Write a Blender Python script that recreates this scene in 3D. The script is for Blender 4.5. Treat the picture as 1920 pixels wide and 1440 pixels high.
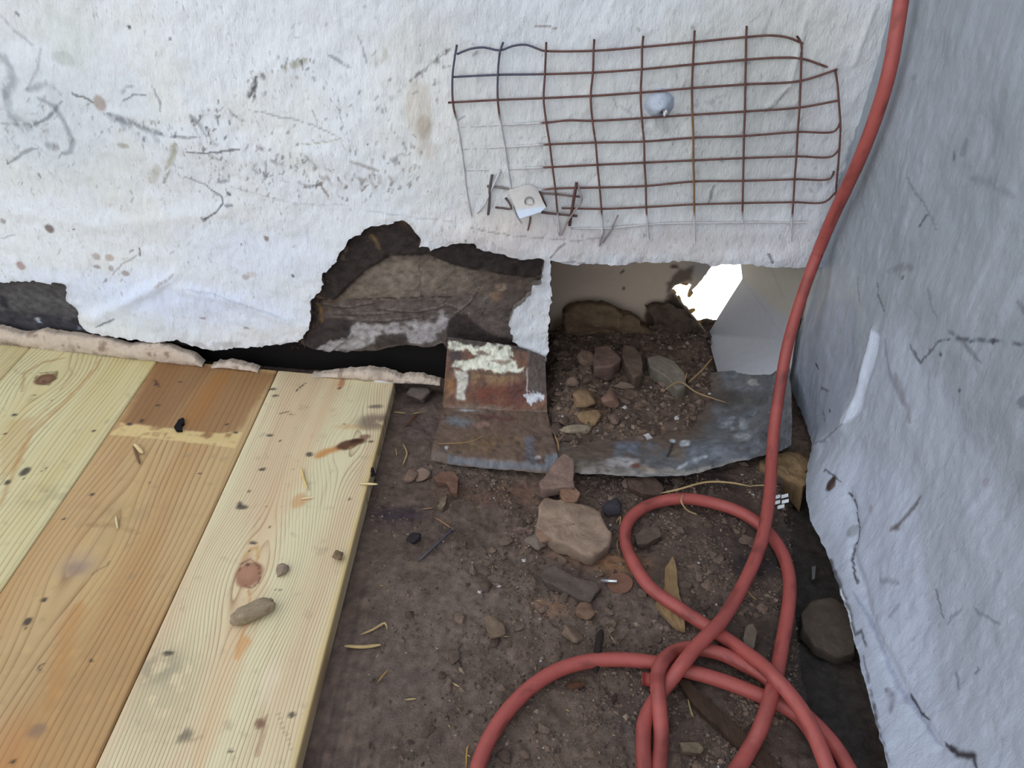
import bpy, math, random
import numpy as np
from mathutils import Vector, Matrix
D = bpy.data; SC = bpy.context.scene
for o in list(D.objects): D.objects.remove(o)
random.seed(7); RNG = np.random.default_rng(7)

# ------------------------------------------------------------------ camera, sky, sun, exposure
F, PITCH, CH = 1500.0, math.radians(36.7), 0.60
cam = D.cameras.new('camera'); cam.lens = F/1920*36; cam.sensor_width = 36; cam.clip_start = 0.01; cam.clip_end = 200
co = D.objects.new('camera', cam); SC.collection.objects.link(co)
co.location = (0, 0, CH); co.rotation_euler = (math.pi/2-PITCH, 0, 0); SC.camera = co
w = D.worlds.new('sky'); SC.world = w; w.use_nodes = True
bg = w.node_tree.nodes['Background']; bg.inputs[0].default_value = (0.90, 0.95, 1.0, 1); bg.inputs[1].default_value = 1.0
sl = D.lights.new('sun', 'SUN'); sl.energy = 7.0; sl.angle = math.radians(0.6); sl.color = (1, .95, .86)
so = D.objects.new('sun', sl); SC.collection.objects.link(so); so.location = (1.5, 4, 6)
SUN_EL, SUN_AZ = math.radians(62), math.radians(22)      # stands beyond the parapet, a little to the right
so.rotation_euler = Vector((math.cos(SUN_EL)*math.sin(SUN_AZ), math.cos(SUN_EL)*math.cos(SUN_AZ), math.sin(SUN_EL))).to_track_quat('Z', 'Y').to_euler()
SC.view_settings.view_transform = 'Standard'; SC.view_settings.look = 'None'
SC.view_settings.gamma = 1; SC.view_settings.exposure = 0.92; SC.view_settings.use_curve_mapping = False

# ------------------------------------------------------------------ maths helpers
def L(r, g=None, b=None):
    c = np.array((r, r if g is None else g, r if b is None else b), float)/255
    return np.where(c <= .04045, c/12.92, ((c+.055)/1.055)**2.4)
def hsh(ix, iy, s):
    n = (ix.astype(np.int64)*374761393 + iy.astype(np.int64)*668265263 + s*974711) & 0x7fffffff
    n = ((n ^ (n >> 13))*1274126177) & 0x7fffffff
    return ((n ^ (n >> 16)) & 0xffff)/65535.0
def vn(x, y, s=0):
    x = np.asarray(x, float); y = np.asarray(y, float)
    ix = np.floor(x); iy = np.floor(y); fx = x-ix; fy = y-iy
    fx = fx*fx*(3-2*fx); fy = fy*fy*(3-2*fy)
    a = hsh(ix, iy, s); b = hsh(ix+1, iy, s); c = hsh(ix, iy+1, s); d = hsh(ix+1, iy+1, s)
    return (a+(b-a)*fx)*(1-fy)+(c+(d-c)*fx)*fy
def fbm(x, y, s=0, o=4):
    r = 0; a = .5; t = 0
    for k in range(o):
        r = r+a*vn(np.asarray(x)*2**k+17*k, np.asarray(y)*2**k-9*k, s+k); t += a; a *= .5
    return r/t
def sm(a, b, x):
    t = np.clip((np.asarray(x, float)-a)/(b-a), 0, 1); return t*t*(3-2*t)
# ray through a place of the 1920x1440 frame, used only to find where a thing stands on a surface
CP, SP = math.cos(PITCH), math.sin(PITCH)
def ray(px, py):
    cy = 720-py
    return np.array((px-960, F*CP+cy*SP, -(F*SP-cy*CP)))
def onz(px, py, z=0.0):
    d = ray(px, py); t = (z-CH)/d[2]; return np.array((d[0]*t, d[1]*t, z))
def ony(px, py, Y):
    d = ray(px, py); t = Y/d[1]; return np.array((d[0]*t, Y, CH+d[2]*t))
def proj(P):
    x, y, z = P[:, 0], P[:, 1], P[:, 2]-CH
    dep = y*CP-z*SP; up = y*SP+z*CP
    return np.stack((960+F*x/dep, 720-F*up/dep), 1)
_a = onz(0, 640, .019); _b = onz(400, 684, .019); _c = onz(820, 718, .019)
WX = np.array((-2.0, _a[0], _b[0], _c[0], .06, .6))
WY = np.array((_a[1]+(-2.0-_a[0])*(_b[1]-_a[1])/(_b[0]-_a[0]), _a[1], _b[1], _c[1], .781, .783))
def Yw(X):
    X = np.asarray(X, float); return (np.interp(X-.04, WX, WY)+np.interp(X, WX, WY)+np.interp(X+.04, WX, WY))/3
def onw(px, py, off=0.0):          # off > 0 stands in front of the back wall
    d = ray(px, py); Y = .8
    for _ in range(12):
        t = Y/d[1]; Y = float(Yw(d[0]*t))-off
    t = Y/d[1]; return np.array((d[0]*t, Y, CH+d[2]*t))
PD = np.array((.0347, .9994))      # run of the boards and of the right-hand parapet
REDGE = [(1478, 640), (1484, 690), (1500, 760), (1523, 830), (1515, 870), (1510, 930), (1520, 975), (1545, 1025), (1570, 1090), (1590, 1150), (1605, 1210), (1625, 1290), (1650, 1380), (1665, 1440), (1690, 1550)]
_e = np.array([onz(a, b, .014) for a, b in REDGE]); _o = np.argsort(_e[:, 1])
EY = np.concatenate(((-2.0,), _e[_o, 1])); EX = np.concatenate(((_e[_o, 0][0]-.05,), _e[_o, 0]))
def Xr(Y, Z):
    Y = np.asarray(Y, float); Z = np.asarray(Z, float)
    top = .340-.0347*(.785-Y); e = np.minimum(np.interp(Y, EY, EX), top)
    return e+(top-e)*(1-np.exp(-np.maximum(Z-.014, 0)/.075))
def onr(px, py, off=0.0):
    d = ray(px, py); X = .32
    for _ in range(25):
        t = X/d[0]; X = .5*X+.5*(float(Xr(d[1]*t, CH+d[2]*t))-off)
    t = X/d[0]; return np.array((X, d[1]*t, CH+d[2]*t))
PX = .00056

# ------------------------------------------------------------------ object helpers
def mk(name, V, Fc, mat, parent=None, col=None, smooth=True, loc=None):
    me = D.meshes.new(name); V = np.asarray(V, float)
    if loc is not None: V = V-np.asarray(loc)
    if isinstance(Fc, np.ndarray):
        n, k = Fc.shape
        me.vertices.add(len(V)); me.vertices.foreach_set('co', V.ravel())
        me.loops.add(n*k); me.loops.foreach_set('vertex_index', Fc.ravel().astype(np.int32))
        me.polygons.add(n); me.polygons.foreach_set('loop_start', np.arange(0, n*k, k, dtype=np.int32))
        me.update(calc_edges=True); me.validate()
    else:
        me.from_pydata([tuple(v) for v in V], [], [tuple(f) for f in Fc]); me.update()
    me.polygons.foreach_set('use_smooth', np.full(len(me.polygons), smooth))
    if col is not None:
        at = me.color_attributes.new('Col', 'FLOAT_COLOR', 'POINT'); c = np.ones((len(V), 4)); c[:, :np.shape(col)[1]] = col
        at.data.foreach_set('color', c.ravel())
    me.materials.append(mat)
    o = D.objects.new(name, me); SC.collection.objects.link(o)
    if parent is not None: o.parent = parent
    if loc is not None: o.location = loc if parent is None else np.asarray(loc)-np.array(parent.location)
    elif parent is not None: o.location = -np.array(parent.location)
    return o
def empty(name, loc=(0, 0, 0)):
    o = D.objects.new(name, None); SC.collection.objects.link(o); o.location = loc; o.empty_display_size = .02; return o
def tag(o, label=None, cat=None, group=None, kind=None):
    if label: o['label'] = label
    if cat: o['category'] = cat
    if group: o['group'] = group
    if kind: o['kind'] = kind
    return o
def gridf(nx, ny):
    i = np.arange(nx*ny).reshape(ny, nx)
    return np.stack((i[:-1, :-1], i[:-1, 1:], i[1:, 1:], i[1:, :-1]), -1).reshape(-1, 4)
def in_poly(S, P):
    x, y = S[:, 0], S[:, 1]; r = np.zeros(len(S), bool); n = len(P)
    for i in range(n):
        x0, y0 = P[i]; x1, y1 = P[(i+1) % n]
        if y0 == y1: continue
        c = ((y0 > y) != (y1 > y)) & (x < (x1-x0)*(y-y0)/(y1-y0)+x0); r ^= c
    return r
def segdist(S, P, closed=False):
    best = np.full(len(S), 1e9); near = np.zeros_like(S); tt = np.zeros(len(S)); n = len(P)
    for i in range(n if closed else n-1):
        a = np.asarray(P[i]); b = np.asarray(P[(i+1) % n]); d = b-a; l2 = max(d@d, 1e-18)
        t = np.clip(((S-a)@d)/l2, 0, 1); q = a+t[:, None]*d; dd = np.hypot(*(S-q).T)
        k = dd < best; best[k] = dd[k]; near[k] = q[k]; tt[k] = (i+t[k])/max(n-1, 1)
    return best, near, tt
def jag(P, step, amp, seed):
    P = [np.asarray(p, float) for p in P]; out = []
    for a, b in zip(P[:-1], P[1:]):
        n = max(1, int(np.hypot(*(b-a))/step))
        for k in range(n): out.append(a+(b-a)*k/n)
    out.append(P[-1]); Q = np.array(out)
    j = (fbm(Q[:, 0]/step*.7, Q[:, 1]/step*.7, seed, 2)-.5)*2; k = (fbm(Q[:, 0]/step*.7+50, Q[:, 1]/step*.7, seed+5, 2)-.5)*2
    Q[1:-1, 0] += (j*amp)[1:-1]; Q[1:-1, 1] += (k*amp)[1:-1]; return Q
class Paint:                        # colours laid on a surface in that surface's own metres
    auto = True
    def __init__(s, S, base, m): s.S = S; s.C = np.tile(np.asarray(base, float), (len(S), 1)); s.m = m
    def mix(s, a, c, idx=None):
        a = np.clip(a, 0, 1)[:, None]
        if idx is None: s.C = s.C*(1-a)+np.asarray(c)*a
        else: s.C[idx] = s.C[idx]*(1-a)+np.asarray(c)*a
    def _near(s, P, pad):
        lo = P.min(0)-pad; hi = P.max(0)+pad
        return np.nonzero(((s.S > lo) & (s.S < hi)).all(1))[0]
    def warp(s, Q, amp, sc): 
        return Q+amp*np.stack((fbm(Q[:, 0]/sc, Q[:, 1]/sc, 3)-.5, fbm(Q[:, 0]/sc+40, Q[:, 1]/sc+7, 4)-.5), 1)*2
    def stroke(s, pts, wpx, c, a=1, fleck=0, warp=3, taper=True, rough=None):
        P = np.array([s.m(*p) for p in pts]); W = wpx*PX
        i = s._near(P, W*2+.004)
        if not len(i): return
        Q = s.warp(s.S[i], warp*PX, .008); d, _, t = segdist(Q, P)
        ww = W*.5*(np.sqrt(np.clip(1-(2*t-1)**4, 0, 1))*.75+.25 if taper else 1)
        ww = ww*(.55+.9*fbm(s.S[i][:, 0]/.009, s.S[i][:, 1]/.009, 13, 3)); m = 1-sm(ww*(.55 if wpx < 7 else .15), ww*1.35, d)
        if fleck or (wpx >= 8 and s.auto):
            fk = fleck if fleck else .28
            f = .6*vn(s.S[i][:, 0]/.0038+s.S[i][:, 1]/.010, s.S[i][:, 1]/.0085-s.S[i][:, 0]/.02, 11)+.4*fbm(s.S[i][:, 0]/.004, s.S[i][:, 1]/.005, 12, 3)
            m = m*sm(fk-.16, fk+.16, f)
        s.mix(m*a, c, i)
    def blob(s, p, rx, ry, c, a=1, soft=.6, warp=6, fleck=0, rot=0):
        q = np.asarray(s.m(*p)); R = max(rx, ry)*PX
        i = s._near(q[None], R*1.8+.004)
        if not len(i): return
        Q = s.warp(s.S[i], warp*PX, .012)-q
        cr, sr = math.cos(rot), math.sin(rot)
        u = (Q[:, 0]*cr+Q[:, 1]*sr)/(rx*PX); v = (-Q[:, 0]*sr+Q[:, 1]*cr)/(ry*PX)
        m = 1-sm(1-soft, 1+soft*.6, np.hypot(u, v))
        if fleck: m = m*sm(fleck-.1, fleck+.1, fbm(s.S[i][:, 0]/.009, s.S[i][:, 1]/.010, 21, 4))
        s.mix(m*a, c, i)
    def poly(s, pts, c, a=1, softpx=3, warp=4, wsc=.01, fleck=0):
        P = np.array([s.m(*p) for p in pts]); i = s._near(P, softpx*PX*2+.01)
        if not len(i): return
        Q = s.warp(s.warp(s.S[i], warp*PX, wsc), warp*PX*.5, wsc*.3); d, _, _ = segdist(Q, P, True); sd = np.where(in_poly(Q, P), d, -d)
        m = sm(-softpx*PX, softpx*PX, sd)
        if fleck: m = m*sm(fleck-.08, fleck+.08, fbm(s.S[i][:, 0]/.011, s.S[i][:, 1]/.011, 31, 4))
        s.mix(m*a, c, i)
def rim(V, Fq, C, off, rc):         # thickness: walk the open edges and extrude them by off
    e = np.concatenate([Fq[:, [k, (k+1) % 4]] for k in range(4)]); key = np.sort(e, 1); key = key[:, 0].astype(np.int64)*(len(V)+1)+key[:, 1]
    u, inv, cnt = np.unique(key, return_inverse=True, return_counts=True); be = e[(cnt[inv] == 1) & (e[:, 0] != e[:, 1])]
    ids = np.unique(be); mp = np.full(len(V), -1); mp[ids] = np.arange(len(ids))
    n = len(V); a = V[ids]+(off if np.ndim(off) == 1 else off[ids])
    V2 = np.concatenate((V, V[ids], a)); k = len(ids)
    q = np.stack((n+mp[be[:, 0]], n+mp[be[:, 1]], n+k+mp[be[:, 1]], n+k+mp[be[:, 0]]), 1)
    rcA = np.tile(np.asarray(rc), (k, 1))
    return V2, np.concatenate((Fq, q)), np.concatenate((C, rcA, rcA))
def cut(S, nx, ny, poly, open_poly):  # keep the cells inside poly; vertices just outside slide onto its edge
    ins = in_poly(S, poly); Fq = gridf(nx, ny); keep = ins[Fq].any(1); Fq = Fq[keep]
    out = np.zeros(len(S), bool); out[Fq.ravel()] = True; out &= ~ins; idx = np.nonzero(out)[0]
    _, near, _ = segdist(S[idx], open_poly); S = S.copy(); S[idx] = near
    used = np.unique(Fq); mp = np.full(len(S), -1); mp[used] = np.arange(len(used))
    return S[used], mp[Fq]

# ------------------------------------------------------------------ materials
def mat(name, rough=.85, bumps=((900, .35, .0006), (160, .3, .002)), speck=0, spec=.25, metal=0, col=None, stretch=None, vary=.12, fibre=0):
    m = D.materials.new(name); m.use_nodes = True; nt = m.node_tree; N = nt.nodes; K = nt.links; b = N['Principled BSDF']
    b.inputs['Roughness'].default_value = rough; b.inputs['Specular IOR Level'].default_value = spec; b.inputs['Metallic'].default_value = metal
    tc = N.new('ShaderNodeTexCoord'); mp = N.new('ShaderNodeMapping'); K.new(tc.outputs['Object'], mp.inputs[0])
    if stretch: mp.inputs['Scale'].default_value = stretch[0]; mp.inputs['Rotation'].default_value = stretch[1]
    if col is None:
        a = N.new('ShaderNodeAttribute'); a.attribute_name = 'Col'; src = a.outputs['Color']
    else:
        a = N.new('ShaderNodeRGB'); a.outputs[0].default_value = (*L(*col), 1); src = a.outputs[0]
    n1 = N.new('ShaderNodeTexNoise'); n1.inputs['Scale'].default_value = 120; n1.inputs['Detail'].default_value = 8; n1.inputs['Roughness'].default_value = .75; K.new(mp.outputs[0], n1.inputs[0])
    mr = N.new('ShaderNodeMapRange'); mr.inputs[1].default_value = .25; mr.inputs[2].default_value = .75; mr.inputs[3].default_value = 1-vary; mr.inputs[4].default_value = 1+vary; K.new(n1.outputs[0], mr.inputs[0])
    mx = N.new('ShaderNodeVectorMath'); mx.operation = 'SCALE'; K.new(src, mx.inputs[0]); K.new(mr.outputs[0], mx.inputs['Scale']); src = mx.outputs[0]
    if speck:
        v = N.new('ShaderNodeTexNoise'); v.inputs['Scale'].default_value = 330; v.inputs['Detail'].default_value = 4; K.new(mp.outputs[0], v.inputs[0])
        r2 = N.new('ShaderNodeMapRange'); r2.inputs[1].default_value = .60; r2.inputs[2].default_value = .72; r2.inputs[4].default_value = speck; K.new(v.outputs[0], r2.inputs[0]); v2 = N.new('ShaderNodeTexNoise'); v2.inputs['Scale'].default_value = 9; v2.inputs['Detail'].default_value = 5; K.new(tc.outputs['Object'], v2.inputs[0]); r3 = N.new('ShaderNodeMapRange'); r3.inputs[1].default_value = .46; r3.inputs[2].default_value = .68; K.new(v2.outputs[0], r3.inputs[0]); ml = N.new('ShaderNodeMath'); ml.operation = 'MULTIPLY'; K.new(r2.outputs[0], ml.inputs[0]); K.new(r3.outputs[0], ml.inputs[1])
        mm = N.new('ShaderNodeMix'); mm.data_type = 'RGBA'; K.new(ml.outputs[0], mm.inputs['Factor']); K.new(src, mm.inputs['A']); mm.inputs['B'].default_value = (.05, .045, .045, 1); src = mm.outputs['Result']
    K.new(src, b.inputs['Base Color'])
    prev = None
    for sc, st, dist in bumps:
        n = N.new('ShaderNodeTexNoise'); n.inputs['Scale'].default_value = sc; n.inputs['Detail'].default_value = 5; n.inputs['Roughness'].default_value = .65; K.new(mp.outputs[0], n.inputs[0])
        bp = N.new('ShaderNodeBump'); bp.inputs['Strength'].default_value = st; bp.inputs['Distance'].default_value = dist; K.new(n.outputs[0], bp.inputs['Height'])
        if prev: K.new(prev, bp.inputs['Normal'])
        prev = bp.outputs[0]
    if prev: K.new(prev, b.inputs['Normal'])
    return m
M_wall = mat('white_coated_stucco', .75, ((420, .55, .0022), (110, .5, .004)), stretch=((1, 1, .4), (0, .5, 0)), vary=.06, spec=.3, speck=.55)
M_rwall = mat('grey_coated_stucco', .55, ((420, .5, .002), (90, .45, .004)), stretch=((1, .9, .4), (0, 0, 0)), vary=.08, spec=.4, speck=.4)
M_sub = mat('bare_parapet_board', .9, ((500, .6, .002), (130, .7, .004)), vary=.22)
M_floor = mat('dirty_sheathing', .92, ((700, .9, .003), (220, .8, .005)), vary=.22)
M_dirt = mat('loose_dirt', .95, ((800, .6, .002), (220, .6, .004)), vary=.25)
M_stone = mat('mortar', .95, ((900, .7, .0012), (250, .6, .003)), vary=.16)
M_metal = mat('weathered_sheet_metal', .55, ((600, .4, .001), (150, .4, .003)), spec=.5, metal=0, vary=.2)
M_sheet = mat('scupper_sheet', .6, ((300, .15, .0006),), vary=.06, spec=.35)
M_plast = mat('cream_plaster', .95, ((500, .7, .002), (140, .8, .004)), vary=.1)
M_wire = mat('rusty_wire', .75, ((900, .5, .0008),), vary=.25)
M_hose = mat('red_rubber', .5, ((500, .25, .0005),), vary=.12, spec=.4)
M_black = mat('black_void_board', .95, (), col=(26, 22, 22))
M_straw = mat('straw', .8, (), vary=.2)
M_wood = mat('rotten_wood', .95, ((600, .7, .002), (120, .8, .004)), vary=.3, stretch=((1, .3, .5), (0, .3, .2)))
M_conc = mat('pale_paving', .9, (), col=(205, 200, 190), vary=.04)
M_steel = mat('steel', .35, (), spec=.6, metal=.8)

# ------------------------------------------------------------------ the back parapet
SKIN = [(-60, 531), (0, 527), (60, 526), (124, 530), (126, 560), (146, 582), (150, 607), (165, 622), (200, 628), (290, 641), (330, 636), (370, 648), (400, 655), (470, 650), (520, 646), (556, 640), (578, 618), (585, 597), (581, 580), (583, 562), (604, 543), (605, 515), (629, 491), (639, 467), (648, 459), (654, 445), (675, 438), (694, 425), (716, 421), (740, 414), (757, 411), (770, 425), (778, 429), (787, 442), (788, 459), (804, 460), (807, 467), (824, 463), (846, 456), (865, 453), (892, 452), (894, 464), (919, 468), (946, 475), (973, 483), (1001, 482), (1022, 483), (1014, 530), (998, 532), (995, 553), (963, 580), (954, 608), (963, 640), (984, 656), (1001, 668), (1017, 684), (1025, 674), (1027, 640), (1033, 560), (1032, 484), (1060, 490), (1130, 494), (1200, 490), (1290, 487), (1320, 492), (1400, 492), (1440, 497), (1500, 500), (1640, 503)]
P2 = lambda a, b: onw(a, b)[[0, 2]]
sk = jag([P2(*p) for p in SKIN], .0028, .0028, 5)
sk = np.concatenate(([(-2.0, sk[0][1])], sk, [(.6, sk[-1][1])]))
skp = np.concatenate((sk, [(.6, 2.6), (-2.0, 2.6)]))
gx = np.concatenate((np.linspace(-1.9, -.75, 12), np.arange(-.74, .40, .0017), (.45, .5))); gz = np.concatenate((np.arange(.0, .455, .0017), np.linspace(.47, 2.4, 16)))  # unseen upper wall is made tall so its shadow covers the floor
S = np.stack(np.meshgrid(gx, gz), -1).reshape(-1, 2)
S, Fq = cut(S, len(gx), len(gz), skp, sk)
X, Z = S.T
dE, _, _ = segdist(S, sk)
rel = (fbm(X/.11, Z/.08, 1)-.5)*.010+(fbm(X/.022+Z/.05, Z/.030, 2)-.5)*.0035+(fbm(X/.006, Z/.009, 3, 3)-.5)*.0014
rel += -.004*np.exp(-dE/.012)*fbm(X/.012, Z/.012, 8)
for pts, amp, wd in [([(500, 130), (560, 118), (600, 100)], .002, 30), ([(320, 262), (450, 285), (640, 300)], .002, 26), ([(20, 400), (200, 425), (420, 395)], .002, 20), ([(170, 600), (250, 560), (330, 515)], .003, 14), ([(540, 600), (470, 575), (340, 540)], .002, 14), ([(1510, 40), (1480, 160), (1440, 200)], .0015, 5), ([(1640, 10), (1600, 120)], .0015, 5), ([(880, 440), (1000, 470), (1200, 475), (1480, 485)], .003, 22)]:
    d, _, _ = segdist(S, np.array([P2(*p) for p in pts])); rel -= amp*np.exp(-(d/(wd*PX))**2)
V = np.stack((X, Yw(X)+rel, Z), 1)
p = Paint(S, L(221, 224, 230), P2)
n = fbm(X/.09, Z/.07, 14); p.mix(sm(.45, .8, n)*.5, L(208, 214, 220)); n = fbm(X/.05+9, Z/.05, 15); p.mix(sm(.5, .85, n)*.45, L(222, 221, 212))
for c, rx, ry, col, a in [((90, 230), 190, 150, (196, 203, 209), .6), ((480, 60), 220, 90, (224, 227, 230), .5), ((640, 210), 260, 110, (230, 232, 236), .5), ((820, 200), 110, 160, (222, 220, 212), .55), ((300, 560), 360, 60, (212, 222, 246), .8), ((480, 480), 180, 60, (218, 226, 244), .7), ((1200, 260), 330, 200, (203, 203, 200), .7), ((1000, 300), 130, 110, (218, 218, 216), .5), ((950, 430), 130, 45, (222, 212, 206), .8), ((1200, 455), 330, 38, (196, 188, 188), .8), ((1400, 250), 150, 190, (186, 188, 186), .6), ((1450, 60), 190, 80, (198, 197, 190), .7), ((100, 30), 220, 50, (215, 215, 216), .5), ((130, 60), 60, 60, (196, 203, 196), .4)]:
    p.blob(c, rx, ry, L(*col), a, soft=.9, warp=30)  # greyer blobs toward the right paint in the wall's light falloff
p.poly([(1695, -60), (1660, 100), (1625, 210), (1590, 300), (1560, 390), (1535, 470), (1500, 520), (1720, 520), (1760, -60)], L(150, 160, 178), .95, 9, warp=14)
G = L(120, 124, 130); DK = L(62, 60, 64); BRN = L(120, 104, 94); OL = L(170, 168, 150)
for pts, wd, c, a, fl in [
    ([(0, 30), (25, 60), (60, 85)], 9, G, .45, 0), ([(0, 100), (18, 130), (22, 150), (8, 185)], 22, G, .55, .25), ([(10, 170), (20, 215), (50, 240), (75, 232)], 26, G, .45, .3),
    ([(75, 90), (70, 130), (50, 170)], 8, G, .4, .3), ([(50, 170), (90, 155), (115, 180)], 14, G, .5, .3), ([(117, 190), (92, 218), (60, 240)], 8, G, .8, 0), ([(0, 232), (40, 232), (70, 236)], 8, G, .5, .3),
    ([(70, 182), (100, 200), (118, 228), (135, 260), (134, 285), (115, 287)], 14, G, .6, .25), ([(85, 270), (112, 278)], 22, G, .5, .2), ([(12, 310), (40, 288), (70, 276)], 6, G, .6, 0), ([(12, 300), (15, 312)], 4, DK, .6, 0),
    ([(133, 172), (145, 180), (165, 184), (175, 192)], 5, DK, .75, 0), ([(200, 212), (240, 228), (275, 240), (310, 252)], 14, G, .75, .3), ([(200, 216), (260, 245), (300, 262)], 30, G, .35, .45),
    ([(320, 254), (350, 256), (372, 254)], 5, G, .7, .2), ([(350, 284), (395, 285), (450, 279)], 4.5, DK, .75, .15), ([(360, 215), (375, 240), (385, 265), (410, 270)], 22, DK, .6, .55), ([(230, 190), (255, 176), (276, 177)], 4, DK, .6, .2),
    ([(225, 178), (235, 165), (250, 160)], 8, G, .5, .4), ([(285, 160), (300, 190), (302, 210)], 4, G, .6, .2), ([(70, 325), (75, 335)], 7, DK, .6, .35), ([(310, 318), (325, 290), (330, 265)], 16, OL, .8, 0), ([(280, 345), (300, 310)], 20, OL, .55, .3), ([(305, 345), (322, 315)], 9, L(150, 152, 146), .8, 0),
    ([(385, 350), (415, 370), (418, 382), (400, 402), (380, 412)], 4, DK, .8, 0), ([(345, 330), (380, 345), (415, 372)], 3.5, G, .6, .2), ([(378, 408), (382, 414), (388, 408)], 5, DK, .6, 0), ([(410, 345), (425, 340)], 10, G, .7, .35), ([(425, 362), (430, 368)], 6, DK, .8, 0), ([(422, 386), (435, 386)], 6, G, .8, 0),
    ([(465, 185), (475, 160), (485, 145), (500, 138)], 12, DK, .75, .5), ([(470, 183), (478, 160)], 3, DK, .9, 0), ([(530, 128), (560, 118), (572, 110)], 14, OL, .8, .3), ([(560, 110), (565, 122)], 3, DK, .7, 0), ([(615, 104), (640, 120), (658, 131)], 6, G, .6, .3), ([(668, 64), (680, 90), (687, 120)], 3, G, .55, 0),
    ([(427, 200), (437, 215), (460, 230)], 5, G, .7, .4), ([(455, 203), (560, 228), (600, 240), (640, 258)], 3.2, G, .5, 0), ([(640, 258), (600, 268), (560, 272)], 2.5, OL, .7, 0), ([(404, 213), (410, 235)], 3, DK, .6, .2),
    ([(480, 274), (500, 284)], 12, L(105, 92, 98), .7, .35), ([(505, 300), (530, 310)], 12, G, .6, .45), ([(497, 300), (500, 335)], 5, G, .6, .2), ([(470, 320), (500, 330)], 12, DK, .5, .6), ([(570, 290), (590, 310), (620, 322)], 8, G, .6, .5), ([(655, 300), (690, 315), (712, 320)], 8, BRN, .6, .4),
    ([(725, 305), (745, 295), (762, 285), (757, 265)], 10, DK, .55, .5), ([(600, 338), (660, 335), (700, 345), (740, 335)], 32, BRN, .55, .58), ([(590, 352), (600, 345), (617, 370)], 6, BRN, .85, .25), ([(530, 340), (580, 350), (590, 352)], 8, G, .5, .5), ([(430, 350), (560, 385), (660, 385)], 3, G, .25, 0),
    ([(765, 153), (790, 135), (815, 120), (835, 100), (850, 88)], 9, DK, .7, .5), ([(765, 152), (800, 128), (848, 90)], 2, BRN, .6, 0), ([(695, 210), (705, 205)], 7, DK, .6, .4), ([(660, 240), (690, 215), (740, 180), (790, 130)], 8, G, .35, .55), ([(670, 275), (668, 290)], 4, DK, .6, .2),
    ([(725, 90), (715, 110), (700, 125)], 14, OL, .5, .5), ([(680, 395), (740, 402), (850, 415)], 3, G, .3, 0), ([(860, 225), (872, 218)], 3, G, .7, 0), ([(205, 520), (230, 495), (260, 478)], 3, G, .5, .2),
    ([(290, 540), (310, 525), (328, 512)], 6, L(160, 150, 150), .6, .3), ([(180, 612), (215, 598)], 5, L(70, 80, 100), .7, .2), ([(540, 600), (500, 585), (400, 550), (350, 542)], 7, L(180, 190, 212), .6, 0), ([(200, 523), (195, 530)], 5, BRN, .6, 0), ([(0, 448), (30, 440)], 3, G, .5, 0),
    ([(240, 475), (250, 470)], 3, DK, .6, .2), ([(260, 465), (261, 483)], 3, DK, .9, 0), ([(548, 515), (551, 521)], 4, DK, 1, 0), ([(1004, 50), (1024, 47), (1046, 55)], 3, BRN, .7, 0), ([(1197, 50), (1200, 60)], 4, DK, .6, 0), ([(1296, 46), (1300, 52)], 4, DK, .5, 0), ([(1405, 45), (1445, 5)], 3, G, .3, 0),
    ([(1330, 380), (1340, 345)], 5, DK, .6, .25), ([(1350, 290), (1355, 305)], 5, DK, .5, .3), ([(1480, 160), (1450, 200), (1430, 215)], 3, G, .6, 0), ([(1465, 200), (1490, 250)], 30, G, .35, .5), ([(1300, 200), (1340, 190)], 14, G, .45, .5), ([(1270, 215), (1290, 222)], 8, DK, .6, .5), ([(1160, 195), (1185, 215)], 3, G, .5, .3), ([(1150, 180), (1158, 205)], 3, G, .4, .3),
    ([(1520, 360), (1560, 330)], 25, L(110, 116, 126), .5, .5), ([(1440, 470), (1446, 490)], 6, DK, .8, 0), ([(880, 425), (960, 440), (1080, 450), (1140, 445)], 3.5, L(150, 140, 138), .7, .3), ([(1030, 480), (1045, 462), (1060, 455)], 4, L(130, 118, 112), .8, 0), ([(1050, 485), (1100, 490)], 4, DK, .6, .3), ([(1230, 225), (1255, 245)], 26, L(150, 148, 144), .45, .3)]:
    p.stroke(pts, wd, c, a, fl)
for q, rx, ry, c, a in [((93, 428), 11, 11, (132, 120, 118), 1), ((40, 497), 11, 12, (160, 130, 124), .8), ((497, 449), 6, 6, (140, 120, 112), .9), ((139, 431), 3, 3, (110, 110, 112), .9), ((242, 51), 3.5, 3.5, (80, 80, 88), 1), ((320, 72), 3, 3, (90, 90, 96), 1), ((30, 25), 3.5, 3.5, (130, 132, 135), .9), ((180, 480), 10, 8, (172, 165, 160), .8), ((205, 483), 10, 8, (178, 160, 152), .8), ((182, 500), 8, 6, (150, 140, 138), .8), ((208, 503), 7, 8, (160, 150, 150), .8), ((236, 514), 10, 7, (158, 146, 142), .85), ((380, 596), 7, 4, (160, 156, 160), .9), ((188, 195), 12, 16, (160, 140, 130), .75), ((232, 271), 12, 6, (160, 156, 140), .7), ((460, 520), 8, 6, (160, 150, 148), .7), ((470, 515), 12, 8, (190, 182, 182), .6), ((5, 415), 8, 6, (150, 136, 134), .8), ((785, 210), 25, 55, (200, 190, 176), .55), ((795, 240), 14, 24, (178, 164, 148), .6), ((800, 280), 20, 18, (205, 194, 184), .5), ((120, 110), 22, 14, (170, 178, 172), .5), ((462, 615), 8, 4, (160, 152, 150), .8), ((452, 460), 3, 2.5, (70, 66, 70), .9), ((690, 270), 2, 2, (80, 80, 84), 1)]:
    p.blob(q, rx, ry, L(*c), a, soft=.3, warp=4)
rf = np.random.default_rng(3)
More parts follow.
